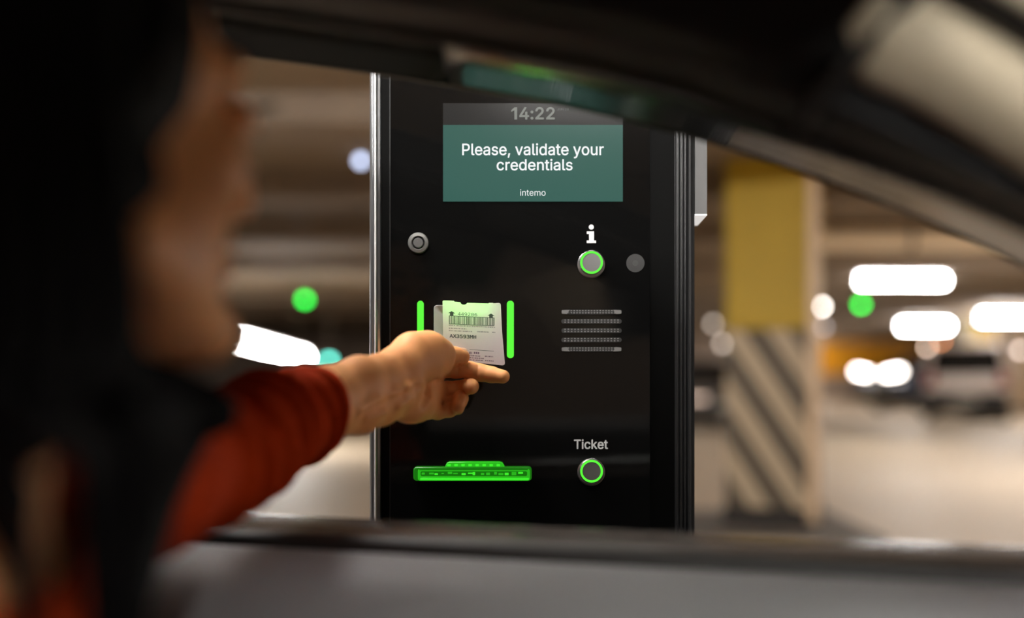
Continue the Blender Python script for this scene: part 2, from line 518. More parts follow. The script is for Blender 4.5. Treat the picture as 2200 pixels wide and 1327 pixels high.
def extr(prof, y0, y1, taper=0.0):
    """bmesh of a side profile (x, z) pushed across the width, the upper part drawn in by taper"""
    bm = bmesh.new()
    zs = [p[1] for p in prof]; zl, zh = min(zs), max(zs)
    def yy(y, z): return y * (1 - taper * (z - zl) / max(zh - zl, 1e-6))
    a = [bm.verts.new((x, yy(y0, z), z)) for x, z in prof]
    b = [bm.verts.new((x, yy(y1, z), z)) for x, z in prof]
    n = len(prof)
    for i in range(n):
        j = (i + 1) % n
        bm.faces.new((a[i], a[j], b[j], b[i]))
    bm.faces.new(a[::-1]); bm.faces.new(b)
    bmesh.ops.recalc_face_normals(bm, faces=bm.faces[:])
    return bm
def parked(label, cat, name, px, d, rot, paint, kind, lit=0):
    x = (px - 1100) / FPX * d
    t = thing(name, label, cat, (x, d, 0))
    t.rotation_euler.z = rot
    def part(nm, bm, m, par=None, sm=True, bev=0.0):
        o = obj(nm, bm, m)
        o.parent = par or t
        if sm: sharp(o, 40)
        if bev:
            md = o.modifiers.new('bevel', 'BEVEL'); md.width = bev; md.segments = 3; md.limit_method = 'ANGLE'
        return o
    if kind == 'van':
        hw, L = 0.9, 2.1
        body = [(-2.1, .32), (-2.12, .6), (-2.1, 1.05), (-2.05, 1.1), (1.35, 1.1), (2.0, .98), (2.12, .7), (2.1, .32)]
        cabin = [(-2.06, 1.08), (-1.96, 1.78), (.55, 1.82), (1.0, 1.66), (1.5, 1.08)]
        roof = [(-2.0, 1.74), (-1.97, 1.84), (.55, 1.88), (.98, 1.74)]
    elif kind == 'suv':
        hw, L = 0.88, 2.15
        body = [(-2.15, .35), (-2.18, .7), (-2.1, 1.02), (.75, 1.05), (1.85, .96), (2.12, .8), (2.15, .35)]
        cabin = [(-2.0, 1.0), (-1.75, 1.52), (.05, 1.58), (.35, 1.5), (1.05, 1.02)]
        roof = [(-1.8, 1.5), (-1.7, 1.6), (.05, 1.64), (.38, 1.53)]
    else:
        hw, L = 0.84, 2.0
        body = [(-2.0, .3), (-2.02, .62), (-1.95, .9), (.85, .92), (1.8, .8), (2.0, .65), (2.0, .3)]
        cabin = [(-1.75, .88), (-1.2, 1.36), (-.1, 1.4), (.2, 1.34), (1.0, .9)]
        roof = [(-1.22, 1.35), (-1.1, 1.42), (-.1, 1.45), (.22, 1.36)]
    part('body', extr(body, -hw, hw, 0.03), paint, bev=.06)
    part('windows', extr(cabin, -hw * .95, hw * .95, .16), M_glass_dark, bev=.04)
    part('roof', extr(roof, -hw * .82, hw * .82, .06), paint, bev=.02)
    # pillars of the cabin at the four corners
    for sy in (-1, 1):
        for (xa, za), (xb, zb) in (((cabin[0][0], cabin[0][1]), (cabin[1][0], cabin[1][1])), ((cabin[-1][0], cabin[-1][1]), (cabin[-2][0], cabin[-2][1]))):
            bm = bmesh.new(); sweep(bm, [(xa, sy * hw * .94, za), (xb, sy * hw * .81, zb)], .055, 8)
            part('pillar_frame', bm, paint)
    for nm, sx in (('front_bumper', 1), ('rear_bumper', -1)):
        bm = bmesh.new(); box(bm, (sx * L, 0, .46 if kind != 'van' else .5), (.16, hw * 1.94, .3 if kind != 'van' else .42), bevel=.05)
        part(nm, bm, M_trimblack)
    bm = bmesh.new(); box(bm, (0, 0, .3), (2 * L * .92, hw * 1.7, .14)); part('underbody', bm, M_trimblack)
    for sx in (-1, 1):
        for sy in (-1, 1):
            bm = bmesh.new()
            lathe(bm, [(.2, 0), (.3, .01), (.33, .05), (.33, .17), (.3, .2), (.2, .2)], (0, 0, 0), 'Y', 28)
            for v in bm.verts: v.co += Vector((sx * L * .63, sy * (hw - .08) + .1, .33))
            w = part('wheel', bm, M_tyre)
            bm = bmesh.new(); lathe(bm, [(0.0, -.012), (.06, -.012), (.2, -.004), (.2, .0)] if sy > 0 else [(.2, .2), (.2, .204), (.06, .212), (0.0, .212)], (0, 0, 0), 'Y', 24)
            for v in bm.verts: v.co += Vector((sx * L * .63, sy * (hw - .08) + .1, .33))
            part('hub_cap', bm, M_hub, w)
    hz = 1.0 if kind == 'suv' else .62
    for sy in (-1, 1):
        bm = bmesh.new(); box(bm, (0, 0, 0), (.12, .62 if lit == 1 else .36, .12), bevel=.045)
        Rx = Matrix.Rotation(sy * .14 if lit == 1 else 0, 3, 'X')
        for v in bm.verts: v.co = Rx @ v.co + Vector((L, sy * hw * (.6 if lit == 1 else .74), hz))
        part('headlight', bm, [M_chrome, M_headglare, M_headdim][lit])
        bm = bmesh.new(); box(bm, (-L + .0, sy * hw * .84, 1.0 if kind == 'van' else .82), (.1, .2, .3 if kind == 'van' else .16), bevel=.03)
        part('tail_light', bm, M_tail)
        bm = bmesh.new(); box(bm, (cabin[-1][0] - .35, sy * (hw + .1), cabin[0][1] + .08), (.1, .2, .13), bevel=.03)
        part('wing_mirror', bm, paint)
    bm = bmesh.new(); box(bm, (L + .02, 0, hz - .06), (.06, hw * .9, .16), bevel=.02); part('grille', bm, M_trimblack)
    for sx in (-1, 1):
        bm = bmesh.new(); box(bm, (sx * (L + .09), 0, .5), (.02, .5, .11), bevel=.005); part('number_plate', bm, M_plate)
    return t
M_white = mat('white_paint', lin(222, 208, 200), 0.3, coat=.3)
M_dark = mat('dark_blue_paint', lin(40, 44, 54), 0.25, coat=.4)
M_greenp = mat('green_paint', lin(30, 66, 34), 0.35, coat=.3)
M_silver = mat('grey_paint', lin(120, 112, 106), 0.35, 0.2, coat=.2)
D90 = math.radians(90)
parked('white van seen from behind at the right, dark bumper', 'van', 'van', 2076, 24.5, D90 - .43, M_white, 'van')
parked('dark car facing the viewer with headlamps glowing in place of windscreen glare, beside the striped pillar', 'car', 'car', 2030, 29.5, -D90 - 1.22, M_dark, 'suv', 1).scale = (1.14, 1.14, 1.14)
parked('green car parked between the dark car and the white van', 'car', 'car', 1958, 36.5, D90 - .3, M_greenp, 'suv')
parked('grey car half hidden behind the left of the striped pillar', 'car', 'car', 1502, 21.5, -D90 + .1, M_silver, 'car', 2)
# ------------------------------------------------------------------ the car the viewer sits in
M_gloss = mat('gloss_black_frame', lin(30, 30, 36), 0.25, spec=0.6, coat=0.35)
M_seal = mat('window_seal', lin(22, 16, 13), 0.55)
M_lining = mat('roof_lining', lin(30, 28, 28), 0.9)
M_pillar = mat('pillar_trim_beige', lin(186, 170, 146), 0.65, bump=(400, 0.1, 0.001))
M_door = mat('door_trim_grey', lin(140, 138, 140), 0.5, bump=(260, 0.15, 0.001))
M_matte = mat('frame_matt_dark', lin(18, 17, 18), 0.95, spec=0.08)
M_dtrim = mat('dark_trim', lin(20, 19, 21), 0.6)
M_sill = mat('sill_gloss', lin(74, 68, 64), 0.23, spec=0.5, coat=0.0)
M_carpaint = mat('car_paint_dark', lin(20, 21, 25), 0.6, spec=0.2)
M_seatfab = mat('seat_fabric', lin(24, 24, 27), 0.9, noise=(60, .2))
def glass_mat():
    m = bpy.data.materials.new('windscreen_glass'); m.use_nodes = True
    nt = m.node_tree; nt.nodes.clear()
    o = nt.nodes.new('ShaderNodeOutputMaterial'); mx = nt.nodes.new('ShaderNodeMixShader')
    f = nt.nodes.new('ShaderNodeFresnel'); f.inputs[0].default_value = 1.12
    t = nt.nodes.new('ShaderNodeBsdfTransparent'); t.inputs[0].default_value = (.86, .9, .88, 1)
    g = nt.nodes.new('ShaderNodeBsdfGlossy'); g.inputs['Roughness'].default_value = 0.02
    nt.links.new(f.outputs[0], mx.inputs[0]); nt.links.new(t.outputs[0], mx.inputs[1]); nt.links.new(g.outputs[0], mx.inputs[2])
    nt.links.new(mx.outputs[0], o.inputs[0])
    return m
M_windscreen = glass_mat()

car = thing('car_interior', 'dark car cabin around the driver, open side window framed by black trim', 'car', CW(0, .7, -EYE + .0))
S0, S1 = -1.35, 1.15
def prof_sweep(name, prof, m, parent, s0=S0, s1=S1, label=None, n=2, smooth=True):
    bm = bmesh.new()
    rows = [[bm.verts.new(CW(s0 + (s1 - s0) * i / (n - 1), w, z)) for w, z in prof] for i in range(n)]
    k = len(prof)
    for i in range(n - 1):
        for j in range(k):
            j2 = (j + 1) % k
            bm.faces.new((rows[i][j], rows[i][j2], rows[i + 1][j2], rows[i + 1][j]))
    bm.faces.new(rows[0][::-1]); bm.faces.new(rows[-1])
    o = obj(name, bm, m, parent, label=label)
    return sharp(o, 40) if smooth else o
def arc(cx, cz, r, a0, a1, n=6):
    return [(cx + r * math.cos(math.radians(a0 + (a1 - a0) * i / n)), cz + r * math.sin(math.radians(a0 + (a1 - a0) * i / n))) for i in range(n + 1)]
# door: moulding on the sill, rubber seal, inner panel, outer skin
door = prof_sweep('door', [(.10, -.152)] + [(.118, -.1505), (.135, -.154), (.155, -.162), (.175, -.176), (.192, -.198), (.203, -.23), (.208, -.28), (.205, -.40), (.19, -.55), (.175, -.85), (.06, -.85), (.06, -.16)], M_door, car, label='satin grey inner door panel')
prof_sweep('sill_moulding', [(-.004, -.2), (-.006, -.155)] + arc(.008, -.152, .0135, 180, 80) + [(.045, -.1385), (.078, -.141), (.086, -.146), (.09, -.152), (.09, -.2)], M_sill, door, label='glossy grey strip along the window sill')
prof_sweep('window_seal', [(.086, -.2), (.086, -.15)] + arc(.096, -.148, .0085, 180, 0) + [(.106, -.2)], M_seal, door, label='black rubber seal at the inner edge of the sill')
prof_sweep('outer_skin', [(-.002, -.155), (-.02, -.2), (-.05, -.35), (-.055, -.5), (-.035, -.72), (-.02, -.85), (.0, -.85), (-.012, -.72), (-.03, -.5), (-.02, -.3), (.0, -.2)], M_carpaint, door, label='dark painted outer door skin')

# curves of the window opening and pillar, as seen from the lens, each at its own plane
OUT = [(-900, -30), (-300, 10), (0, 42), (260, 78), (520, 114), (800, 152), (953, 176), (1000, 184), (1100, 201), (1195, 217), (1337, 250), (1490, 289), (1625, 330), (1760, 377), (1880, 424), (2000, 472), (2100, 516), (2200, 566), (2320, 634), (2460, 730), (2600, 850), (2760, 1010)]
INN = [(-900, -120), (-300, -85), (0, -55), (260, -22), (520, 18), (800, 58), (1000, 88), (1250, 132), (1480, 190), (1720, 284), (1900, 346), (2000, 384), (2200, 463), (2320, 520), (2460, 600), (2600, 715), (2760, 890)]
R1 = [(-900, -300), (0, -200), (520, -95), (1000, -22), (1250, 30), (1480, 92), (1720, 190), (1850, 240), (2000, 310), (2200, 410), (2320, 470), (2460, 560), (2600, 680), (2760, 850)]
XS = [-900 + 3660 * i / 60 for i in range(61)]
def curve(pts, c, xs=XS):
    return [Pc(x, at_x(pts, x), c) for x in xs]
CO, CI = 0.914, 0.708
def frame_piece(name, xa, xb, m, label):
    xs = [xa + (xb - xa) * i / 40 for i in range(41)]
    bm = bmesh.new()
    mid = [Pc(x, at_x(OUT, x) * .5 + at_x(INN, x) * .5 - 1.5, (CO + CI) / 2) for x in xs]
    loft(bm, [[p + Vector((0, .006, .012)) for p in curve(OUT, CO, xs)], curve(OUT, CO, xs), mid, curve(INN, CI, xs)])
    return solidify(sharp(obj(name, bm, m, car, label=label), 50), .004, 0)
frame_piece('rear_frame_matt', -900, 955, M_matte, 'upper window frame behind, darkened matt against reflections')  # same frame, split off and darkened so no reflections show
fr = frame_piece('door_frame', 955, 2760, M_gloss, 'glossy black upper window frame')
bm = bmesh.new(); sweep(bm, curve(INN, CI - .003), 0.006, 10); sharp(obj('frame_seal', bm, M_seal, fr, label='dark brown seal along the frame'))
bm = bmesh.new(); sweep(bm, curve(OUT, CO), 0.0035, 8); sharp(obj('outer_lip', bm, M_seal, fr))
# dark trim band above the seal
bm = bmesh.new(); loft(bm, [curve(INN, CI - .004), [Pc(x, at_x(INN, x) * .45 + at_x(R1, x) * .55, CI - .03) for x in XS], curve(R1, .655)])
sharp(solidify(obj('side_rail_trim', bm, M_dtrim, car, label='dark trim band over the window frame'), .004), 60)
# roof lining: from the rail up and across the cabin
XR = [-900 + (1735 + 900) * i / 40 for i in range(41)]
c0 = [Pc(x, at_x(R1, x) + 6, .657) for x in XR]
def seam(i, n, w, z, send):
    f = i / (n - 1)
    return CW(S0 + (send - S0) * f, w, z - .0 * f)
n = len(XR)
c0w = [((p - Vector((0, .914, EYE))).dot(CU), (p - Vector((0, .914, EYE))).dot(CN), p.z - EYE) for p in c0]
smid = Pc(1850, 118, .645); send = Pc(1968, -12, .64)
sm = (smid - Vector((0, .914, EYE))).dot(CU); se = (send - Vector((0, .914, EYE))).dot(CU)
def rail_row(f, w, zback, pend):
    """a row of the lining between the rear and the seam point pend"""
    out = []
    for i in range(n):
        k = i / (n - 1)
        s = S0 + ((pend - Vector((0, .914, EYE))).dot(CU) - S0) * k
        zb = zback
        ze = pend.z - EYE
        kk = max(0.0, (k - .35) / .65)
        z = zb + (ze - zb) * kk * kk
        we = (pend - Vector((0, .914, EYE))).dot(CN)
        out.append(CW(s, w + (we - w) * kk * kk, z))
    return out
rows = [c0, rail_row(0, .33, .325, smid), rail_row(0, .42, .345, send)]
top_end = Pc(2030, -110, .635)
rows += [rail_row(0, .55, .355, top_end)]
for w in (.8, 1.05, 1.25):
    rows.append([CW(S0 + (se + .02 - S0) * i / (n - 1), w, .36 - .0 * w) for i in range(n)])
rows.append([CW(S0 + (se - S0) * i / (n - 1), 1.42, .25) for i in range(n)])
bm = bmesh.new(); loft(bm, rows)
lin_o = sharp(solidify(obj('roof_lining', bm, M_lining, car, label='dark fabric roof lining'), .006), 80)
# roof shell outside
bm = bmesh.new()
xs2 = XS
o1 = [p + Vector((0, .008, .014)) for p in curve(OUT, CO)]
o2 = [Pc(x, at_x(OUT, x) - 40, CO + .02) + Vector((0, 0, .035)) for x in xs2]
o3 = [Pc(x, at_x(INN, x) - 10, CI + .06) + Vector((0, 0, .055)) for x in xs2]
o4 = [Pc(x, at_x(R1, x) - 14, .66) + Vector((0, .01, .03)) for x in xs2]
loft(bm, [o1, o2, o3, o4])
sharp(solidify(obj('roof_side', bm, M_carpaint, car, label='dark painted roof edge'), .003), 60)
rr = [[CW(S0 + (se - .02 - S0) * i / 12, w, z) for i in range(13)] for w, z in ((.16, .345), (.42, .40), (.8, .415), (1.2, .40), (1.45, .27))]
bm = bmesh.new(); loft(bm, rr); sharp(solidify(obj('roof_panel', bm, M_carpaint, car, label='dark painted roof panel'), .004), 60)
# windscreen pillar trim, beige
LO = [(1790, 98), (1850, 166), (1950, 214), (2050, 272), (2200, 366), (2330, 452), (2480, 560), (2650, 720)]
UP = [(1930, -88), (1985, -42), (2050, -4), (2125, 38), (2200, 82), (2330, 166), (2480, 300), (2650, 500)]
m = 40
lo = catmull(LO, m); up = catmull(UP, m)
def prow(f, bulge):
    return [Pc(l[0] + (u[0] - l[0]) * f, l[1] + (u[1] - l[1]) * f, (.648 - .004 * f) - bulge) for l, u in zip(lo, up)]
bm = bmesh.new()
loft(bm, [prow(-.06, -.02)] + [prow(f, .012 * math.sin(math.pi * f)) for f in (0, .1, .25, .4, .55, .7, .82, .92, 1.0)] + [[p + Vector((0.012, .012, .006)) for p in prow(1.0, 0)]])
sharp(solidify(obj('pillar_trim', bm, M_pillar, car, label='beige windscreen pillar trim'), .004), 60)
# dark cover between rail trim and the beige trim, and the seam
bm = bmesh.new()
loft(bm, [[Pc(x, at_x(R1, x) + 10, .662) for x in [1700 + 1000 * i / 30 for i in range(31)]], [Pc(1690 + (l[0] - 1690) * 1.0, l[1] + 4, .652) for l in catmull(LO, 31)]])
sharp(solidify(obj('pillar_base_trim', bm, M_dtrim, car, label='dark strip under the beige pillar trim'), .004), 60)
bm = bmesh.new(); sweep(bm, [Pc(1712, 262, .662), Pc(1780, 190, .645), Pc(1850, 112, .64), Pc(1968, -18, .635), Pc(2030, -110, .63)], .006, 8)
sharp(obj('trim_seam', bm, M_seal, car, label='dark seam between roof lining and pillar'))
# windscreen: gasket along the pillar and the pane across the car
bm = bmesh.new(); g = [Pc(u[0] + 14, u[1] - 14, .636) for u in up]; sweep(bm, g, .0075, 8); sharp(obj('windscreen_gasket', bm, M_seal, car))
bm = bmesh.new(); loft(bm, [[p + CN * q for p in g] for q in (0, .3, .6, .92)])
obj('windscreen', bm, M_windscreen, car, label='clear windscreen glass')
# rear wall, floor, far door and driver's seat keep the cabin dark
bm = bmesh.new(); prism(bm, [CW(S0, w, z) for w, z in ((0.0, -.85), (1.45, -.85), (1.45, .25), (1.2, .4), (.3, .4), (.1, .3), (0, -.1))], CU * -.03); obj('rear_panel', bm, M_dtrim, car)
bm = bmesh.new(); prism(bm, [CW(s, w, -.86) for s, w in ((S0, -.03), (S1, -.03), (S1, 1.5), (S0, 1.5))], Vector((0, 0, -.06))); obj('floor_pan', bm, M_lining, car)
prof_sweep('far_door', [(1.36, -.16), (1.4, -.145), (1.47, -.15), (1.52, -.4), (1.48, -.85), (1.4, -.85), (1.33, -.4)], M_dtrim, car)
prof_sweep('dashboard', [(.14, -.30), (.2, -.26), (1.3, -.26), (1.36, -.3), (1.36, -.7), (.14, -.7)], M_dtrim, car, s0=.75, s1=1.15)
seat = thing('driver_seat', None, None, (0, 0, 0)); seat.parent = car; seat.location = CW(-.30, .42, -.88) - car.location
bm = bmesh.new()
vs = box(bm, (0, 0, 0), (.5, .5, .34), bevel=.06, seg=4)
for v in bm.verts: v.co = CW(-.18 + v.co.x, .42 + v.co.y, -.83 + v.co.z + v.co.x * .12)
obj('cushion', bm, M_seatfab, seat, True)
bm = bmesh.new()
vs = box(bm, (0, 0, 0), (.14, .48, .62), bevel=.06, seg=4)
for v in bm.verts: v.co = CW(-.53 + v.co.x - v.co.z * .22, .44 + v.co.y, -.30 + v.co.z)
obj('backrest', bm, M_seatfab, seat, True)
# ------------------------------------------------------------------ the kiosk
KD = 1.22
def K(px, py, h=0.0):
    """point of the kiosk front at the pixel, h towards the viewer"""
    v = P(px, py, KD); v.y -= h
    return v
KS = KD / FPX                    # metres per pixel on the front
M_kbody = mat('kiosk_black', lin(16, 16, 16), 0.45)
M_kglass = mat('kiosk_glass', lin(11, 11, 11), 0.06, spec=0.35)
M_kstrip = mat('kiosk_side_strip', lin(5, 5, 5), 0.5, spec=.05)
M_alu = mat('aluminium', lin(150, 152, 156), 0.28, 0.9)
M_ridge = mat('dark_aluminium', lin(52, 52, 53), 0.35, 0.6)
M_gap = mat('gap_black', lin(3, 3, 3), 0.9)
M_side = mat('side_box_grey', lin(84, 84, 84), 0.5)
M_sideglow = mat('side_box_white_glow', lin(235, 235, 235), 0.6, emit=(1, 1, 1, 1), estr=.5)  # emission added so the pale plate looks lit from below
M_led = glow('green_led', (0.09, 0.88, 0.035, 1), 1.0)
M_ticketglow = glow('green_acrylic', (0.03, 0.62, 0.015, 1), 0.62, (0.01, .12, .01, 1))
M_ticketbright = glow('green_acrylic_bright', (0.05, 0.85, 0.025, 1), 0.85, (0.01, .12, .01, 1))
M_ticketdeep = glow('green_acrylic_deep', (0.012, 0.24, 0.006, 1), 0.5, (0.005, .08, .005, 1))
M_teal = glow('screen_teal', lin(46, 96, 86), 0.8, (0.01, 0.01, 0.01, 1))
M_head = glow('screen_header', lin(29, 29, 28), 0.6, (0.01, 0.01, 0.01, 1))
M_white_px = glow('screen_white', lin(238, 240, 240), 1.0, (0, 0, 0, 1))
M_grey_px = glow('screen_grey', lin(134, 137, 130), .85, (0, 0, 0, 1))
M_dim_px = glow('screen_dim', lin(98, 100, 98), 1.0, (0, 0, 0, 1))
M_print = mat('white_print', lin(196, 196, 196), 0.6, emit=(1, 1, 1, 1), estr=0.06)
M_btn = mat('button_steel', lin(112, 112, 112), 0.5, 0.3)
M_bezel = mat('button_bezel', lin(190, 190, 190), 0.25, 0.9)
M_lockring = mat('lock_ring', lin(120, 120, 118), 0.4, 0.7)
M_lockcore = mat('lock_core', lin(130, 130, 130), 0.35, 0.8)
M_camdisc = mat('camera_cover', lin(31, 31, 31), 0.5)
M_camdot = mat('camera_pupil', lin(46, 46, 46), 0.4)
M_grille = mat('grille_mesh', lin(132, 132, 132), 0.4, 0.4)
M_slot = mat('grille_slot', lin(40, 40, 40), 0.5)
M_reader = mat('reader_silver', lin(205, 205, 205), 0.35, 0.3)

kz0 = 0.12
kiosk = thing('parking_kiosk', 'tall black parking ticket machine with teal screen and green lit slots', 'kiosk', (K(1143, 0).x, KD + .14, kz0))
bm = bmesh.new(); box(bm, (K(1143, 0).x, KD + .16, .06), (1.3, 1.1, .12), bevel=.02)
tag(obj('kerb_island', bm, M_kerb), 'raised concrete island under the black ticket machine', 'kerb')
ZT = 1.62
def vbox(name, pxa, pxb, h0, h1, m, z0=kz0, z1=ZT, bev=0.0, label=None, par=None):
    a, b = K(pxa, 0), K(pxb, 0)
    bm = bmesh.new(); box(bm, ((a.x + b.x) / 2, KD - (h0 + h1) / 2, (z0 + z1) / 2), (b.x - a.x, h1 - h0, z1 - z0), bevel=bev)
    return sharp(obj(name, bm, m, par or kiosk, label=label))
vbox('housing', 800, 1486, -.28, -.004, M_kbody)
vbox('glass_panel', 839, 1396, -.006, 0, M_kglass, label='glossy black front glass')
vbox('side_strip', 1397, 1450, -.006, -.0025, M_kstrip, label='dark strip right of the glass')
vbox('side_strip', 819, 836, -.006, -.002, M_kstrip, label='dark strip left of the glass')
vbox('groove_line', 836.5, 838.5, -.006, -.001, M_ridge)
# rounded aluminium edge on the left: a swept profile with a bead
prof = [(793, -.03), (793, -.006)]
prof += [(793 + 9 * (1 - math.cos(a)), -.006 + .010 * math.sin(a)) for a in [math.pi / 2 * i / 6 for i in range(1, 7)]]
prof += [(803.5, .0035)] + [(807.5 + 4.0 * math.cos(a), .0035 + .0035 * math.sin(a)) for a in [math.pi - math.pi * i / 8 for i in range(9)]] + [(812, .0025), (817, .0015), (818.5, -.004), (818.5, -.03)]
bm = bmesh.new()
prism(bm, [Vector((K(x, 0).x, KD - h, kz0)) for x, h in prof], (0, 0, ZT - kz0))
ep = sharp(obj('edge_profile', bm, M_alu, kiosk, label='bright aluminium left edge'), 50)
bm = bmesh.new(); a_ = K(808, 0); sweep(bm, [(a_.x, KD - .0066, kz0 + .01), (a_.x, KD - .0066, ZT - .01)], .0011, 10)
sharp(obj('edge_highlight', bm, mat('painted_highlight', lin(244, 244, 244), .3, .35), ep, label='thin white bead standing in for the edge highlight'))  # near-white strip paints the reflected highlight on the aluminium edge
# fluted dark edge on the right
prof = [(1450, -.03), (1450, -.003)]
for k in range(3):
    x0 = 1451 + k * 8.5
    prof += [(x0, -.003), (x0 + 2, .001), (x0 + 5.5, .001), (x0 + 7.5, -.003)]
prof += [(1477, -.002), (1479, .003), (1483, .0035), (1485.5, -.001), (1486, -.03)]
bm = bmesh.new()
prism(bm, [Vector((K(x, 0).x, KD - h, kz0)) for x, h in prof], (0, 0, ZT - kz0))
sharp(obj('fluted_edge', bm, M_ridge, kiosk, label='dark grooved right edge'), 30)
vbox('side_gap', 1486, 1493, -.1, -.003, M_gap, label='black joint on the right side')
# grey side box, its pale underside given a glow of its own
xa, xb = K(1493, 0).x, K(1519, 0).x
zb = K(0, 459).z
bm = bmesh.new()
pts = [Vector((xa, KD, zb)), Vector((xb, KD, zb)), Vector((xb + .004, KD + .085, zb)), Vector((xa, KD + .085, zb))]
prism(bm, pts, (0, 0, ZT - .04 - zb))
sb = obj('side_box', bm, M_side, kiosk, label='grey box on the right side')
bm = bmesh.new(); prism(bm, [p + Vector((0, 0, -.0004)) for p in pts], (0, 0, -.0016)); obj('underside_plate', bm, M_sideglow, sb, label='white underside with an added glow')

def rrect(x0, y0, x1, y1, r, n=6):
    out = []
    for cx, cy, a0 in ((x1 - r, y0 + r, -90), (x1 - r, y1 - r, 0), (x0 + r, y1 - r, 90), (x0 + r, y0 + r, 180)):
        for i in range(n + 1):
            a = math.radians(a0 + 90 * i / n)
            out.append((cx + r * math.cos(a), cy + r * math.sin(a)))
    return out
def plate(name, pts, h0, h1, m, par, label=None, bev=0.0):
    bm = bmesh.new()
    prism(bm, [K(x, y, h0) for x, y in pts], (0, -(h1 - h0), 0))
    o = sharp(obj(name, bm, m, par, label=label), 40)
    if bev:
        md = o.modifiers.new('bevel', 'BEVEL'); md.width = bev; md.segments = 2; md.limit_method = 'ANGLE'; md.angle_limit = math.radians(50)
    return o
FONTS = {}
def font(fn):
    if fn not in FONTS:
        FONTS[fn] = None
        try:
            FONTS[fn] = bpy.data.fonts.load(os.path.join(bpy.utils.system_resource('DATAFILES'), 'fonts', fn))
        except Exception:
            pass
    return FONTS[fn]
from mathutils.geometry import delaunay_2d_cdt
def text_verts(txt, fn, space=1.0):
    """letter outlines of a line of text filled by winding number: (points, triangles)"""
    cu = bpy.data.curves.new('lettering', 'FONT')
    cu.body = txt
    f = font(fn)
    if f: cu.font = f
    cu.size = 1.0; cu.space_character = space
    o = bpy.data.objects.new('lettering', cu)
    COL.objects.link(o)
    dg = bpy.context.evaluated_depsgraph_get(); dg.update()
    c = o.to_curve(dg)
    loops = []
    for sp_ in c.splines:
        pts = []
        if sp_.type == 'BEZIER':
            bp = sp_.bezier_points; n = len(bp)
            for i in range(n):
                a, b = bp[i], bp[(i + 1) % n]
                p0, p1, p2, p3 = a.co, a.handle_right, b.handle_left, b.co
                straight = (p1 - p0).cross(p3 - p0).length < 1e-6 and (p2 - p0).cross(p3 - p0).length < 1e-6
                for k in range(1 if straight else 7):
                    t = k / 7
                    q = p0 * (1 - t) ** 3 + p1 * 3 * t * (1 - t) ** 2 + p2 * 3 * t * t * (1 - t) + p3 * t ** 3
                    pts.append((q.x, q.y))
        else:
            pts = [(q.co.x, q.co.y) for q in sp_.points]
        if len(pts) > 2: loops.append(pts)
    o.to_curve_clear()
    bpy.data.objects.remove(o); bpy.data.curves.remove(cu)
    V, E = [], []
    for L in loops:
        n0 = len(V); V += [Vector(p) for p in L]; E += [(n0 + i, n0 + (i + 1) % len(L)) for i in range(len(L))]
    out = delaunay_2d_cdt(V, E, [], 0, 1e-5)
    nv = np.array([tuple(v) for v in out[0]]); tri = [list(f) for f in out[2]]
    cen = np.array([nv[t].mean(0) for t in tri])
    wind = np.zeros(len(tri), int)
    for L in loops:
        A = np.array(L); B = np.roll(A, -1, 0)
        for (ax, ay), (bx, by) in zip(A, B):
            up = (ay <= cen[:, 1]) & (by > cen[:, 1]); dn = (by <= cen[:, 1]) & (ay > cen[:, 1])
            side = (bx - ax) * (cen[:, 1] - ay) - (cen[:, 0] - ax) * (by - ay)
            wind += (up & (side > 0)).astype(int) - (dn & (side < 0)).astype(int)
    return nv, [t for t, w in zip(tri, wind) if w != 0]
def lettering(txt, x0, x1, y0, y1, h, m, par, fn='Inter.woff2', bold=0.0, space=1.0, place=None, slope=0.0, label=None):
    """letters fitted into the pixel box, laid on the front (or by place(px, py, h)); bold in pixels of stroke"""
    co, faces = text_verts(txt, fn, space)
    lo, hi = co.min(0), co.max(0)
    place = place or K
    offs = [(0, 0)] + ([(bold * math.cos(a), bold * math.sin(a)) for a in [2 * math.pi * i / 8 for i in range(8)]] if bold > 0 else [])
    V, F = [], []
    for q, (ox, oy) in enumerate(offs):
        n0 = len(V)
        for c in co:
            fx = (c[0] - lo[0]) / (hi[0] - lo[0]); fy = (c[1] - lo[1]) / (hi[1] - lo[1])
            px = x0 + bold + (x1 - x0 - 2 * bold) * fx + ox; py = y1 - bold + (y0 - y1 + 2 * bold) * fy + oy + slope * (px - x0)
            V.append(place(px, py, h + q * 2e-6))
        F += [[i + n0 for i in f] for f in faces]
    me = bpy.data.meshes.new('lettering'); me.from_pydata(V, [], F); me.update()
    return link_mesh('lettering', me, m, par, label=label)

# screen
scr = plate('screen', [(952, 222), (1338, 222), (1338, 433), (952, 433)], .0002, .0006, M_head, kiosk, label='lit display')
bm = bmesh.new(); prism(bm, [K(x, y, .0007) for x, y in ((952, 268.5), (1338, 268.5), (1338, 433), (952, 433))], (0, -.0002, 0)); obj('message_field', bm, M_teal, scr, label='teal message field')
lettering('4:22', 1115.6, 1192, 230.4, 257.4, .0011, M_grey_px, scr, bold=.95)
bm = bmesh.new(); prism(bm, [K(x, y, .0011) for x, y in ((1098.2, 237.3), (1105.0, 231.1), (1111.1, 231.0), (1111.1, 257.2), (1105.0, 257.2), (1105.0, 237.6), (1098.5, 240.8))], (0, -.00005, 0)); obj('lettering', bm, M_grey_px, scr)
lettering('JUN 28', 1197, 1222, 232.4, 237.6, .0011, M_dim_px, scr, bold=.1)
lettering('Please, validate your', 993, 1297, 308, 340.5, .0011, M_white_px, scr, bold=.45)
lettering('credentials', 1067, 1230, 341.5, 366.5, .0011, M_white_px, scr, bold=.45)
lettering('intemo', 1117.5, 1172, 407, 420.7, .0011, M_white_px, scr, bold=0)

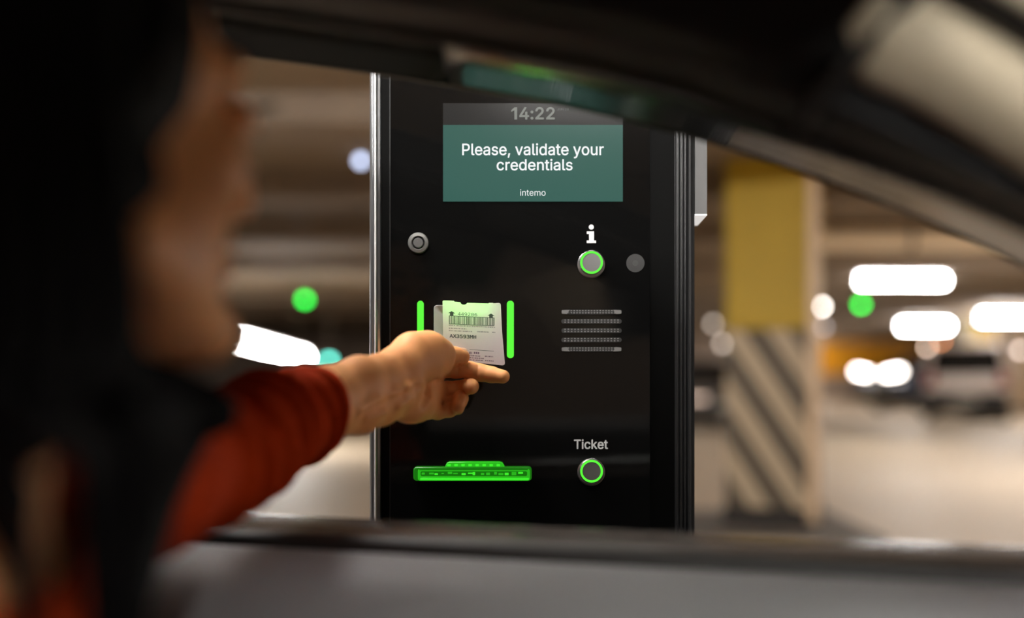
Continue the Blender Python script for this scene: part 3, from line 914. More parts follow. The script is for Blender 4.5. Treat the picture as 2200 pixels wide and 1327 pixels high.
# lock
lk = thing('lock', None, None, (0, 0, 0)); lk.parent = kiosk
lc = K(899, 522); lk.location = lc - kiosk.location
bm = bmesh.new(); lathe(bm, [(22.5 * KS, 0), (22.5 * KS, .002), (21 * KS, .0034), (15 * KS, .004), (13.5 * KS, .003), (13.5 * KS, .0005), (0, .0005)], lc); sharp(obj('lock_ring', bm, M_lockring, lk, label='silver lock ring'))
bm = bmesh.new(); lathe(bm, [(13.3 * KS, .0006), (13.3 * KS, .001), (0, .001)], lc); sharp(obj('lock_well', bm, M_gap, lk))
bm = bmesh.new(); lathe(bm, [(10.8 * KS, .001), (10.8 * KS, .0036), (9.5 * KS, .0045), (0, .0045)], lc)
c2 = lc + Vector((0, -.0046, 0)); box(bm, c2 + Vector((-.0012, 0, .002)), (.0012, .0005, .0024))
sharp(obj('lock_core', bm, M_lockcore, lk, label='steel key cylinder'))

# lit buttons
def button(px, py, label):
    b = thing('push_button', label, None, (0, 0, 0)); b.parent = kiosk
    c = K(px, py); b.location = c - kiosk.location
    k = KS
    bm = bmesh.new(); lathe(bm, [(29.5 * k, 0), (29.5 * k, .0008), (27.5 * k, .0014), (26 * k, .0014)], c + Vector((0, 0, -3 * k))); sharp(obj('bezel', bm, M_bezel, b, label='steel bezel'))
    bm = bmesh.new(); lathe(bm, [(26.5 * k, 0.001), (26.5 * k, .006), (25.0 * k, .0072), (23.5 * k, .0072), (23.5 * k, .0062), (0, .0062)], c); sharp(obj('collar', bm, M_bezel, b, label='steel collar'))
    bm = bmesh.new(); lathe(bm, [(24.2 * k, .0063), (24.2 * k, .0078), (19.6 * k, .0078), (19.6 * k, .0063)], c); sharp(obj('light_ring', bm, M_led, b, label='lit green ring'))
    bm = bmesh.new(); lathe(bm, [(19.5 * k, .0063), (19.5 * k, .0074), (0, .0074)], c); sharp(obj('button_face', bm, M_btn, b, label='grey button face'))
button(1270, 565, 'button with lit green ring under the letter i')
button(1270, 1010.5, 'button with lit green ring under the word Ticket')
# info sign: dot, and a stem with serifs
bm = bmesh.new()
prism(bm, [K(1270.3 + 5.4 * math.cos(a), 487.7 + 5.4 * math.sin(a), .0004) for a in [2 * math.pi * i / 24 for i in range(24)]], (0, -.0002, 0))
prism(bm, [K(x, y, .0004) for x, y in ((1260.5, 497), (1276, 497), (1276, 516.5), (1280.6, 516.5), (1280.6, 522), (1260.5, 522), (1260.5, 516.5), (1265.5, 516.5), (1265.5, 502.5), (1260.5, 502.5))], (0, -.0002, 0))
obj('info_symbol', bm, M_print, kiosk, label='white letter i')
lettering('Ticket', 1233, 1306, 943, 964.3, .0005, M_print, kiosk, bold=.6, label='white word Ticket')
# camera disc
cc = K(1365, 565)
cv = thing('camera_cover', 'faint grey round camera window', None, (0, 0, 0)); cv.parent = kiosk; cv.location = cc - kiosk.location
bm = bmesh.new(); lathe(bm, [(19.6 * KS, 0), (19.6 * KS, .0004), (0, .0004)], cc); obj('cover_disc', bm, M_camdisc, cv)
bm = bmesh.new(); lathe(bm, [(6 * KS, .0004), (6 * KS, .0007), (0, .0007)], cc); obj('lens', bm, M_camdot, cv)
# speaker: five slots with a studded mesh
sp = thing('speaker_grille', 'five rounded slots of the speaker', None, (0, 0, 0)); sp.parent = kiosk; sp.location = K(1270, 710) - kiosk.location
for i, y in enumerate((670, 690, 710, 730, 750)):
    s = plate('speaker_slot', rrect(1206, y - 5, 1335.5, y + 5, 4.9), .0002, .0005, M_slot, sp)
    bm = bmesh.new()
    ins = 12 if i in (0, 4) else 5
    for k in range(17):
        x = 1206 + ins + 3 + (129.5 - 2 * ins - 6) * k / 16
        for yy in (-2.6, 2.2):
            box(bm, K(x, y + yy, .0008), (3.4 * KS, .0008, 2.6 * KS), bevel=.0003, seg=1)
    obj('mesh_studs', bm, M_grille, s)
    if i in (0, 4):
        sgn = 1 if i == 0 else -1
        for e in (0, 1):
            bm = bmesh.new()
            xa, xb = (1207, 1218) if e == 0 else (1334.5, 1323)
            prism(bm, [K(x, y_, .0006) for x, y_ in ((xa, y - 3.5), (xb + (6 if e == 0 else -6) * (1 if sgn > 0 else 0), y - 4.5), (xb + (6 if e == 0 else -6) * (0 if sgn > 0 else 1), y + 4.5), (xa, y + 3.5))], (0, -.0012, 0))
            obj('end_piece', bm, M_grille, s)
# green light bars
for xa, xb in ((896.5, 910.5), (1089, 1104)):
    plate('light_bar', rrect(xa, 646, xb, 769, 7.0, 8), .0002, .0016, M_led, kiosk, label='lit green bar %s of the reader' % ('left' if xa < 1000 else 'right'))
# ticket reader: silver funnel with a dark mouth
rd = thing('card_reader', 'silver framed reader between the green bars', None, (0, 0, 0)); rd.parent = kiosk; rd.location = K(1000, 708) - kiosk.location
o_, i_ = rrect(933.5, 656.5, 1067, 760, 7), rrect(952, 674, 1049, 742, 4)
bm = bmesh.new()
loft(bm, [[K(x, y, 0) for x, y in o_ + o_[:1]], [K(x, y, .011) for x, y in o_ + o_[:1]], [K(1000 + (x - 1000) * .985, 708 + (y - 708) * .985, .0125) for x, y in o_ + o_[:1]], [K(x, y, .003) for x, y in i_ + i_[:1]]])
sharp(obj('funnel', bm, M_reader, rd), 25)
plate('mouth', i_, .0008, .0032, M_gap, rd)
plate('light_ledge', rrect(957, 657.5, 1054, 671, 3), .0120, .0255, M_reader, rd, bev=.001)  # ledge added to hold the unseen light close behind the ticket
plate('ticket_backlight', rrect(963, 659.5, 1048, 667, 3), .0256, .0266, glow('ticket_backlight_green', (.12, 1, .05, 1), 34.0), rd, label='added green light behind the ticket top')  # unseen light added to turn the ticket's top green
# ticket outlet: lit green acrylic with an upper lip
to = thing('ticket_outlet', 'lit green ticket slot with raised upper lip', None, (0, 0, 0)); to.parent = kiosk; to.location = K(1016, 1012) - kiosk.location
lip = [(957, 1002), (958.5, 997), (961, 992.5), (966, 990.2), (1073, 990.2), (1079, 992), (1082.5, 997), (1085, 1002), (1085, 1006), (957, 1006)]
plate('upper_lip', lip, .0002, .010, M_ticketglow, to, bev=.0012)
plate('body', rrect(890, 1000.5, 1142, 1030, 7), .0002, .013, M_ticketdeep, to, bev=.0016)
plate('tray', rrect(900, 1004.5, 1138, 1029.5, 5), .0132, .0146, M_ticketglow, to, bev=.0006)
plate('lower_rib', rrect(905, 1023.4, 1136, 1028.2, 2), .0147, .0158, M_ticketbright, to, bev=.0004)
plate('top_rib', rrect(903, 1003.4, 1134, 1006.6, 1.5), .0147, .0155, M_ticketdeep, to)
plate('slot', rrect(906, 1009.5, 1132, 1019.5, 3), .0147, .0150, M_ticketdeep, to)
for k in range(8):
    x = 962 + k * 15.0
    plate('rib_led', rrect(x, 994.5, x + 7.5, 999.5, 1.2), .0102, .0108, M_ticketbright, to)
rng = random.Random(3)
for k in range(16):
    x = 910 + k * 13.6 + rng.uniform(-3, 3)
    plate('slot_led', rrect(x, 1010.4 + rng.uniform(0, 3), x + rng.uniform(4, 11), 1014.6 + rng.uniform(0, 3), .8), .0151, .0154, rng.choice([M_ticketglow, M_ticketbright, M_ticketglow]), to)
# small foot plate
vbox('foot', 780, 1500, -.3, .01, M_kbody, z0=kz0, z1=kz0 + .05, bev=.005)

# ------------------------------------------------------------------ the parking ticket in the hand
A_, B_, C_ = P(950.7, 645, 1.176), P(1076.5, 651.5, 1.176), P(952.5, 771.7, 1.160)
tn = (B_ - A_).cross(C_ - A_).normalized()
if tn.y > 0: tn = -tn
def TK(px, py, h=0.0):
    r = P(px, py, 1.0) - Vector((0, 0, EYE)); o = Vector((0, 0, EYE))
    t = (A_ - o).dot(tn) / r.dot(tn)
    return o + r * t + tn * h
def paper():
    m = mat('ticket_paper', lin(226, 204, 212), 0.7)
    nt = m.node_tree; b = nt.nodes['Principled BSDF']; out = nt.nodes['Material Output']
    tr = nt.nodes.new('ShaderNodeBsdfTranslucent'); tr.inputs[0].default_value = lin(226, 210, 212)
    mx = nt.nodes.new('ShaderNodeMixShader'); mx.inputs[0].default_value = 0.45
    nt.links.new(b.outputs[0], mx.inputs[1]); nt.links.new(tr.outputs[0], mx.inputs[2]); nt.links.new(mx.outputs[0], out.inputs[0])
    return m
M_paper = paper()
M_ink = mat('ticket_ink', lin(46, 40, 48), 0.7)
M_inkgreen = mat('ticket_ink_arrow', lin(18, 44, 14), 0.7)
M_inksoft = mat('ticket_ink_soft', lin(150, 132, 140), 0.7)
M_inkbar = mat('ticket_ink_bars', lin(92, 92, 82), 0.7)
def tq(x, y): return (920 + x / 7.805, 630 + y / 7.805)
edge = [tq(246, 122), tq(262, 118), tq(360, 120), tq(432, 124), tq(440, 138), tq(540, 148)]
edge += [tq(597 + 57 * math.cos(a), 148 + 42 * math.sin(a)) for a in [math.pi - math.pi * i / 10 for i in range(1, 10)]]
edge += [tq(652, 158), tq(1010, 168), tq(1018, 158), tq(1086, 158), tq(1094, 166), tq(1180, 160), tq(1206, 168), tq(1216, 190), tq(1235, 600), tq(1285, 1170), tq(1276, 1196), tq(1248, 1206), tq(640, 1146), tq(254, 1112), tq(248, 700), tq(240, 135)]
bm = bmesh.new()
bm.faces.new([bm.verts.new(TK(x, y, 0)) for x, y in edge])
bmesh.ops.triangulate(bm, faces=[f for f in bm.faces if len(f.verts) > 4])
ticket = obj('parking_ticket', bm, M_paper)
tag(ticket, 'pale printed parking ticket held in the hand before the reader', 'ticket')
def tpoly(bm, pts, h=.0002):
    vs = [bm.verts.new(TK(x, y, h)) for x, y in pts]
    bm.faces.new(vs)
for cx, cy in ((393, 335), (1053, 376)):
    bm = bmesh.new()
    tpoly(bm, [tq(cx + a, cy + b) for a, b in ((0, -38), (62, 2), (30, 0), (30, 42), (-30, 38), (-30, -4), (-60, -4))])
    obj('printed_arrow', bm, M_inkgreen, ticket, normals=False)
lettering('449206', 920 + 497 / 7.805, 920 + 820 / 7.805, 630 + 316 / 7.805, 630 + 372 / 7.805, .0002, M_ink, ticket, 'DejaVuSansMono.woff2', .0, 1.0, TK, .045)
lettering('AX3593MH', 920 + 358 / 7.805, 920 + 806 / 7.805, 630 + 682 / 7.805, 630 + 742 / 7.805, .0002, M_ink, ticket, 'DejaVuSansMono.woff2', .3, 1.0, TK, .045)
bm = bmesh.new()
x = 345.0; rng = random.Random(11)
while x < 1098:
    w = rng.choice((5, 8, 12, 18)); g = rng.choice((4, 5, 8, 14))
    y0 = 374 + (x - 345) * .045
    tpoly(bm, [tq(x, y0), tq(x + w, y0 + w * .045), tq(x + w, y0 + 132), tq(x, y0 + 132)])
    x += w + g
obj('printed_barcode', bm, M_inkbar, ticket, normals=False)
bm = bmesh.new()
for y0 in (372, 506):
    tpoly(bm, [tq(345, y0), tq(1105, y0 + 35), tq(1105, y0 + 43), tq(345, y0 + 8)], .0003)
tpoly(bm, [tq(690, 938), tq(1100, 966), tq(1100, 972), tq(690, 944)], .0003)
obj('printed_rules', bm, M_ink, ticket, normals=False)
bm = bmesh.new()
def dashes(x0, x1, y, hgt, sl=.045):
    x = x0
    while x < x1:
        w = rng.uniform(10, 34)
        tpoly(bm, [tq(x, y + (x - x0) * sl), tq(min(x + w, x1), y + (x - x0) * sl), tq(min(x + w, x1), y + hgt + (x - x0) * sl), tq(x, y + hgt + (x - x0) * sl)])
        x += w + rng.uniform(5, 12)
dashes(345, 1120, 528, 16); dashes(345, 640, 574, 20); dashes(345, 735, 614, 20); dashes(820, 1020, 632, 20); dashes(1070, 1125, 644, 18)
obj('printed_small_lines', bm, M_inksoft, ticket, normals=False)
bm = bmesh.new()
dashes(690, 735, 978, 40, .06); dashes(765, 855, 980, 34, .06); dashes(690, 880, 1034, 18, .06); dashes(950, 1090, 1046, 18, .06); dashes(690, 940, 1070, 18, .06); dashes(690, 930, 1104, 18, .06); dashes(955, 1095, 1118, 18, .06)
obj('printed_footer_lines', bm, mat('ticket_ink_footer', lin(120, 92, 110), .7), ticket, normals=False)
# ------------------------------------------------------------------ the woman at the wheel
def skin_mat():
    m = mat('skin', lin(236, 166, 108), 0.5, spec=0.4, noise=(45, 0.08), bump=(700, 0.12, 0.0006))
    b = m.node_tree.nodes['Principled BSDF']
    b.inputs['Subsurface Weight'].default_value = 0.12
    b.inputs['Subsurface Radius'].default_value = (1.0, 0.35, 0.2)
    b.inputs['Subsurface Scale'].default_value = 0.006
    return m
M_skin = skin_mat()
M_nail = mat('nail', lin(226, 176, 150), 0.25, coat=.4)
M_hair = mat('dark_hair', lin(9, 8, 9), 0.6, spec=0.12, noise=(90, .4))
M_knit = mat('rust_knit', lin(176, 52, 5), 0.85, spec=.1, noise=(300, .15), bump=(500, .4, .001))
M_eye = mat('eye_white', lin(200, 190, 184), 0.2)
M_iris = mat('iris', lin(40, 26, 18), 0.2)
M_lash = mat('lash', lin(12, 9, 9), 0.7)
M_lip = mat('lips', lin(150, 74, 78), 0.4)

DH = 0.030                      # how much nearer to the kiosk than first measured
def H(cx, cy, d):
    """hand coordinates: pixel of the close-up (600, 550, x2.504) at distance d"""
    return P(600 + cx / 2.504, 550 + cy / 2.504, d + DH)

# --- forearm and hand
hl = Vector((-.25, .86, 1.02)); hh = Vector((.02, 1.245, 1.24))
fh = Field(hl, hh, 0.00125)
def ch(pts, k=.007, F=None):
    fh.chain([H(*p[:3]) for p in pts], [p[3] for p in pts], k, F)
palm = fh.F
# forearm: two parallel bones under one skin
ch([(110, 815, .874, .0220), (250, 735, .925, .0235), (430, 662, .965, .0220), (540, 640, 1.0, .0205), (640, 600, 1.03, .0195)], .010)
ch([(110, 905, .874, .0220), (250, 848, .925, .0225), (430, 832, .965, .0205), (540, 805, 1.0, .0185), (640, 775, 1.03, .0180)], .014)
ch([(110, 860, .874, .0230), (250, 790, .92, .0265), (430, 745, .965, .0235), (540, 722, 1.0, .022), (640, 690, 1.03, .021)], .014)
# tendons on the inside of the wrist
ch([(470, 795, .951, .0042), (600, 742, .992, .0040), (745, 690, 1.025, .0046)], .008)
ch([(430, 850, .951, .004), (580, 800, .99, .004), (690, 770, 1.018, .005)], .009)
# thenar and thumb
ch([(630, 590, 1.03, .0205), (720, 530, 1.055, .0225), (800, 512, 1.075, .0205), (868, 520, 1.090, .0163)], .012)
ch([(680, 610, 1.035, .021), (780, 590, 1.065, .0195), (850, 575, 1.085, .0165)], .012)
ch([(880, 535, 1.100, .0125), (940, 540, 1.1125, .0112), (978, 541, 1.1175, .0100)], .003)
# palm slab and heel
ch([(640, 690, 1.03, .0195), (720, 660, 1.07, .017), (865, 608, 1.110, .0112)], .010)
ch([(640, 700, 1.03, .019), (730, 700, 1.072, .016), (845, 718, 1.106, .0108)], .010)
ch([(640, 730, 1.03, .018), (720, 760, 1.066, .0155), (822, 770, 1.098, .012)], .012)
ch([(640, 760, 1.03, .018), (700, 800, 1.045, .0172), (735, 805, 1.062, .0155), (795, 825, 1.084, .011)], .012)
# fingers, each blended with the palm only
base = fh.F.copy()
FING = {
 'index': [(880, 606, 1.116, .0106), (950, 608, 1.1265, .0103), (1030, 614, 1.1315, .0099), (1085, 627, 1.1315, .0100), (1140, 637, 1.1285, .0092), (1203, 648, 1.124, .0080)],
 'middle': [(850, 722, 1.108, .0102), (905, 720, 1.120, .0098), (962, 715, 1.128, .0093), (1002, 706, 1.124, .0090), (1032, 700, 1.112, .0083), (1026, 708, 1.104, .0076)],
 'ring': [(822, 778, 1.098, .0106), (880, 790, 1.114, .0096), (945, 783, 1.121, .0093), (975, 765, 1.115, .0086), (972, 775, 1.102, .0082), (962, 808, 1.094, .0078)],
 'little': [(795, 826, 1.084, .0098), (850, 838, 1.098, .0086), (915, 828, 1.108, .0080), (958, 812, 1.106, .0072), (962, 822, 1.098, .0066)],
}
tot = base.copy()
for nm, pts in FING.items():
    G = base.copy()
    for i in range(len(pts) - 1):
        fh.cone(H(*pts[i][:3]), H(*pts[i + 1][:3]), pts[i][3], pts[i + 1][3], .0035, 'add', G)
    np.minimum(tot, G, out=tot)
fh.F = tot
# creases: wrist fold, thenar fold, finger joints
def groove(pts, r, k=.002):
    for i in range(len(pts) - 1):
        fh.cone(H(*pts[i][:3]), H(*pts[i + 1][:3]), r, r, k, 'cut')
def surf(cx, cy, off=0.0):
    """the point where the line of sight through (cx, cy) of the close-up meets the hand"""
    d = .86
    while d < 1.22:
        p = P(600 + cx / 2.504, 550 + cy / 2.504, d)
        i = np.round((np.array(p) - fh.lo) / fh.h).astype(int)
        if (i >= 0).all() and (i < fh.n).all() and fh.F[tuple(i)] < 0:
            return P(600 + cx / 2.504, 550 + cy / 2.504, d + off)
        d += .0005
    return None
def on_skin(pts, r, k, op, off):
    q = [surf(x, y, off) for x, y in pts]
    for i in range(len(q) - 1):
        if q[i] is not None and q[i + 1] is not None and (q[i] - q[i + 1]).length < .03:
            fh.cone(q[i], q[i + 1], r, r, k, op)
on_skin([(430, 822), (520, 785), (600, 752), (680, 722), (750, 700)], .0034, .010, 'add', .0012)
on_skin([(470, 862), (560, 835), (640, 800), (700, 770)], .0030, .009, 'add', .0014)
on_skin([(470, 845), (540, 812), (610, 778), (680, 745), (742, 716)], .0022, .007, 'cut', -.0004)
on_skin([(862, 672), (830, 684), (800, 698), (775, 708), (748, 706)], .0034, .006, 'cut', -.0006)
on_skin([(800, 700), (803, 730), (797, 765), (780, 800)], .0032, .008, 'cut', -.0006)
for p, q in (((897, 690), (901, 745)), ((877, 772), (882, 815)), ((1068, 592), (1064, 650)), ((966, 585), (962, 640))):
    on_skin([p, ((p[0] + q[0]) / 2 + 2, (p[1] + q[1]) / 2), q], .0013, .0025, 'cut', -.0003)
hand_part = fh.mesh()

# --- head, neck, torso, upper arm
HC = Vector((-.233, .500, 1.275))
yaw = math.radians(30)
Fv = Vector((math.sin(yaw), math.cos(yaw), 0.13)).normalized()
Lv = Vector((-math.cos(yaw), math.sin(yaw), 0))
Uv = Fv.cross(Lv).normalized()
if Uv.z < 0: Uv = -Uv
HS = 1.08
def HD(x, y, z): return HC + (Fv * x + Lv * y + Uv * z) * HS
Mh = [list(Fv), list(Lv), list(Uv)]
bl = Vector((-.62, .10, .52)); bh = Vector((-.03, .92, 1.43))
fb = Field(bl, bh, 0.0034)
def he(c, r, k=.012, op='add', M=Mh): fb.ell(HD(*c), [q * HS for q in r], M, k, op)
def hc(a, b, ra, rb, k=.012, op='add'): fb.cone(HD(*a), HD(*b), ra * HS, rb * HS, k, op)
he((-.012, 0, .045), (.094, .073, .086))
he((.034, 0, -.022), (.056, .055, .092), .02)
for s in (-1, 1):
    hc((-.002, s * .050, -.058), (.070, s * .012, -.104), .015, .015, .02)
    he((.052, s * .041, -.022), (.026, .020, .022), .016)
    he((.078, s * .024, .030), (.016, .024, .010), .014)
    he((.098, s * .032, .008), (.013, .014, .010), .010, 'cut')
    he((.086, s * .031, .006), (.012, .013, .012), .004)
    he((.106, s * .011, -.037), (.010, .007, .007), .006)
    he((-.034, s * .070, -.004), (.017, .007, .030), .006)
hc((.088, 0, .022), (.116, 0, -.028), .007, .0095, .010)
he((.080, 0, -.105), (.016, .019, .014), .016)
he((.084, 0, -.064), (.011, .021, .0065), .008)
he((.083, 0, -.075), (.011, .018, .0070), .007)
NB = Vector((-.275, .455, 1.056))
fb.cone(HD(-.035, 0, -.06), NB, .048, .049, .02)
fb.cone(NB, NB + Vector((-.01, -.02, -.05)), .050, .060, .03)
SL = P(200, 1062, .58); SR = Vector((-.33, .24, 1.005))
fb.cone(NB + Vector((0, 0, -.055)), SL + Vector((-.02, -.01, 0)), .055, .036, .03)
fb.cone(NB + Vector((0, 0, -.055)), SR, .055, .048, .03)
fb.ell((-.29, .43, .86), (.12, .17, .20), None, .05)
fb.ell((-.29, .43, .66), (.115, .155, .15), None, .05)
# arm inside the sleeve
SLEEVE = [(200, 1060, .575, .041), (300, 1048, .640, .042), (385, 1014, .710, .043), (470, 975, .775, .0445), (560, 932, .850, .0445), (615, 904, .894, .0415), (655, 884, .921, .0400), (688, 870, .943, .0382)]
fb.chain([P(*p[:3]) for p in SLEEVE], [p[3] * .6 for p in SLEEVE], .02)
body_part = fb.mesh()
me = np_mesh('person', [body_part, hand_part])
person = link_mesh('person', me, M_skin, None, True)
tag(person, 'dark haired person in a rust sweater reaching out of the car window with a ticket', 'person')

# --- clothes
ft = Field(bl, Vector((-.05, .80, 1.12)), 0.0045)
ft.cone(NB + Vector((-.01, -.02, -.034)), SL + Vector((-.015, -.01, -.002)), .060, .043, .03)
ft.cone(NB + Vector((-.01, -.02, -.030)), SR, .064, .056, .03)
ft.cone(SR, SR + Vector((.10, .02, -.22)), .056, .048, .03)
ft.ell((-.29, .43, .86), (.132, .182, .21), None, .05)
ft.ell((-.29, .43, .66), (.127, .167, .16), None, .05)
ft.chain([P(*p[:3]) for p in SLEEVE[:3]], [p[3] for p in SLEEVE[:3]], .03)
ft.cone(NB + Vector((.02, -.02, .03)), NB + Vector((-.005, -.01, -.0)), .054, .052, .006, 'cut')
tm = np_mesh('sweater', [ft.mesh()])
sweater = link_mesh('sweater', tm, M_knit, person, True, label='rust red knitted sweater')
# sleeve: a swept tube with pushed-up folds
N, SEG = 190, 56
path = catmull([(*P(*p[:3]), p[3]) for p in SLEEVE], N)
FOLDS = [(.30, .0042, .018, .5), (.37, .005, .02, -.6), (.44, .0048, .016, .4), (.50, .0052, .017, .8), (.555, .0046, .014, -.2), (.61, .005, .016, .5), (.68, .0035, .02, .9), (.80, .0046, .02, .5), (.90, .0028, .02, -.2)]
bm = bmesh.new()
rings = []
u = None
for i in range(N):
    p = Vector(path[i][:3]); r = path[i][3]
    t = (Vector(path[min(i + 1, N - 1)][:3]) - Vector(path[max(i - 1, 0)][:3])).normalized()
    ref = Vector((0, 0, 1)); u = (ref - t * ref.dot(t)).normalized(); v = t.cross(u)
    s = i / (N - 1)
    ring = []
    for k in range(SEG):
        a = 2 * math.pi * k / SEG
        dr = 0
        for s0, amp, wd, tl in FOLDS:
            q = (s - s0 - tl * .02 * math.sin(a + s0 * 9) - .012 * math.sin(2 * a + s0 * 20)) / wd
            dr += 2.5 * amp * (math.exp(-q * q) - .7 * math.exp(-(q - 1.5) ** 2)) * (.65 + .35 * math.sin(a * 1.0 + s0 * 13))
        if s > .955: dr -= .0012
        # the cuff is a slanting ellipse that bulges to the front
        lean = Vector((0, 0, 0))
        if s > .8:
            lean = t * (.004 * (s - .8) / .2 * math.cos(a))
        rad = r + dr
        ring.append(bm.verts.new(p + lean + u * (math.cos(a) * rad) + v * (math.sin(a) * rad * .92)))
    rings.append(ring)
for i in range(N - 1):
    for k in range(SEG):
        k2 = (k + 1) % SEG
        bm.faces.new((rings[i][k], rings[i][k2], rings[i + 1][k2], rings[i + 1][k]))
sl = obj('sleeve', bm, M_knit, person, True, label='rust red sleeve pushed into folds')
solidify(sl, .0022, -1)

# --- face details
for s, nm in ((-1, 'right'), (1, 'left')):
    bm = bmesh.new(); bmesh.ops.create_uvsphere(bm, u_segments=20, v_segments=14, radius=.0115)
    c = HD(.088, s * .031, .007)
    for v in bm.verts: v.co += c
    ey = obj('eye', bm, M_eye, person, True)
    bm = bmesh.new(); bmesh.ops.create_uvsphere(bm, u_segments=16, v_segments=10, radius=.006)
    for v in bm.verts: v.co += c + Fv * .0068
    obj('iris', bm, M_iris, ey, True)
    bm = bmesh.new()
    for k in range(15):
        a = (k - 7) / 7
        p0 = HD(.099 - .005 * a * a, s * .031 + .012 * a, .011 - .003 * a * a)
        p1 = HD(.110 - .004 * a * a, s * .031 + .019 * a, .017 - .002 * a * a)
        sweep(bm, [p0, (p0 + p1) / 2 + Vector((0, 0, -.0015)), p1], [.0011, .0009, .0002], 5)
    obj('eyelashes', bm, M_lash, person, True)
    bm = bmesh.new()
    sweep(bm, catmull([HD(.098, s * .012, .034), HD(.094, s * .03, .042), HD(.078, s * .049, .036)], 10), [.0025, .0035, .004, .0042, .0042, .004, .0036, .003, .002, .001], 8)
    obj('eyebrow', bm, M_lash, person, True)
bm = bmesh.new()
for zc, w in ((-.0635, .021), (-.0755, .018)):
    sweep(bm, catmull([HD(.080, -w, zc - .001), HD(.091, -w * .5, zc + .001), HD(.0935, 0, zc), HD(.091, w * .5, zc + .001), HD(.080, w, zc - .001)], 14), [.001, .003, .0042, .005, .0052, .0054, .0052, .0052, .0054, .0052, .005, .0042, .003, .001], 10)
obj('lips', bm, M_lip, person, True)
# thumb nail
bm = bmesh.new(); bmesh.ops.create_uvsphere(bm, u_segments=24, v_segments=16, radius=1.0)
ax = (H(985, 538, 1.118) - H(930, 534, 1.109)).normalized()
up_ = Vector((-.05, -.45, .88)); up_ = (up_ - ax * up_.dot(ax)).normalized(); sd = ax.cross(up_)
cN = H(974, 541, 1.1172) + up_ * .0091
for v in bm.verts:
    q = v.co.copy(); v.co = cN + ax * (q.x * .0068) + sd * (q.y * .0056) + up_ * (q.z * .0018 - .002 * q.y * q.y)
obj('thumb_nail', bm, M_nail, person, True)

# --- hair: a cap on the skull and long locks
fc = Field(HC - Vector((.17, .17, .22)), HC + Vector((.17, .17, .17)), 0.003)
fc.ell(HD(-.022, 0, .050), [q * HS for q in (.103, .085, .096)], Mh, .01)
fc.ell(HD(-.055, 0, -.03), [q * HS for q in (.070, .082, .11)], Mh, .03)
fc.ell(HD(.075, .03, -.02), [q * HS for q in (.062, .075, .095)], Mh, .012, 'cut')
fc.ell(HD(.150, -.02, .03), (.128, .128, .15), Mh, .012, 'cut')
V, Q = fc.mesh()
cap = (V, Q)
HB = [(470, -110), (415, -10), (403, 60), (375, 130), (345, 190), (320, 240), (313, 300), (332, 350), (330, 405), (270, 450), (232, 490), (226, 550), (245, 620), (270, 700), (318, 790), (372, 860), (388, 930), (372, 1010), (348, 1090), (328, 1180), (312, 1270), (300, 1400)]
HLb = [(330, -190), (150, -120), (0, -30), (-70, 60), (-120, 160), (-150, 260), (-170, 340), (-185, 420), (-190, 500), (-190, 580), (-185, 660), (-175, 740), (-160, 810), (-135, 870), (-110, 930), (-80, 990), (-50, 1040), (-20, 1090), (0, 1140), (20, 1200), (40, 1270), (60, 1400)]
bm = bmesh.new()
rng = random.Random(5)
NL = 84
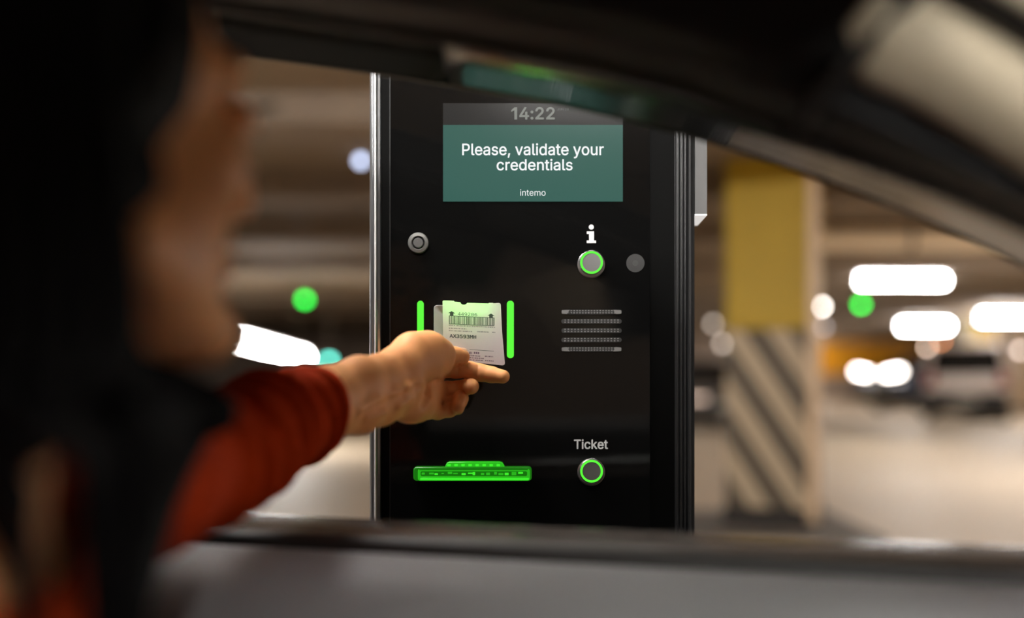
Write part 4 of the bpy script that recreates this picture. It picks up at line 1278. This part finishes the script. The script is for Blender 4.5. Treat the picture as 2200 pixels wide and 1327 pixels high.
for j in range(NL):
    f = (j / (NL - 1)) ** 1.05
    end = len(HB) if f < .40 or f > .8 else len(HB) - int(1 + 4 * min(1, (f - .40) / .1)) - rng.randint(0, 1)
    pts = []
    wob = rng.uniform(2, 12) * min(1, f * 6); ph = rng.uniform(0, 6.3); dj = rng.uniform(-.007, .007)
    for i in range(end):
        a, b = HB[i], HLb[i]
        g = i / (len(HB) - 1)
        x = a[0] + (b[0] - a[0]) * f + rng.uniform(-7, 7) * (f > 0) + wob * math.sin(i * .9 + ph)
        y = a[1] + (b[1] - a[1]) * f
        d = .452 - .030 * math.sin(math.pi * min(1, f * 1.05)) + .035 * f
        d -= .085 * min(1, max(0, (g - .52) / .14)) * min(1, max(0, (f - .38) / .15))
        d += .012 * max(0, 1 - abs(g - .02) / .2) + dj
        pts.append(P(x - 10, y, d))
    n = 44
    c = [Vector(q) for q in catmull(pts, n)]
    r = [.0065 * (1 - .75 * max(0, (i / (n - 1) - .72) / .28)) for i in range(n)]
    sweep(bm, c, r, 8, flat=.6)
# locks of the far side that show under the chin and over the shoulder
for j in range(18):
    f = j / 17
    pts = [HD(-.05 - .02 * f, .075, .05), HD(-.045 - .03 * f, .092, -.04)]
    pts += [P(446 - 176 * f, 858 + 10 * rng.uniform(-1, 1), .60 - .03 * f), P(418 - 178 * f, 930, .60 - .04 * f), P(372 - 150 * f, 1020, .57 - .05 * f), P(330 - 110 * f, 1130, .53 - .04 * f), P(306 - 90 * f, 1250, .50 - .03 * f), P(292 - 80 * f, 1380, .48)]
    c = [Vector(q) for q in catmull(pts, 36)]
    sweep(bm, c, [.0095 * (1 - .5 * max(0, (i / 35 - .75) / .25)) for i in range(36)], 8, flat=.6)
for j in range(30):                                     # back of the head
    f = j / 29
    ang = math.pi * (.55 + .9 * f)
    pts = [HD(-.02, 0, .15), HD(-.02 + .085 * math.cos(ang), -.085 * math.sin(ang) if False else .085 * math.sin(ang), .09), HD(-.03 + .105 * math.cos(ang), .098 * math.sin(ang), 0), HD(-.035 + .11 * math.cos(ang), .10 * math.sin(ang), -.10), HD(-.06 + .10 * math.cos(ang), .095 * math.sin(ang), -.115), HD(-.075 + .09 * math.cos(ang), .09 * math.sin(ang), -.14)]
    c = [Vector(q) for q in catmull(pts, 26)]
    sweep(bm, c, [.012 * (1 - .6 * max(0, (i / 25 - .7) / .3)) for i in range(26)], 8, flat=.6)
# join the cap into the same mesh
vs = [bm.verts.new(v) for v in cap[0]]
for q in cap[1]:
    try: bm.faces.new([vs[i] for i in q])
    except ValueError: pass
hair = obj('hair', bm, M_hair, person, True, label='long dark hair hanging beside the face')
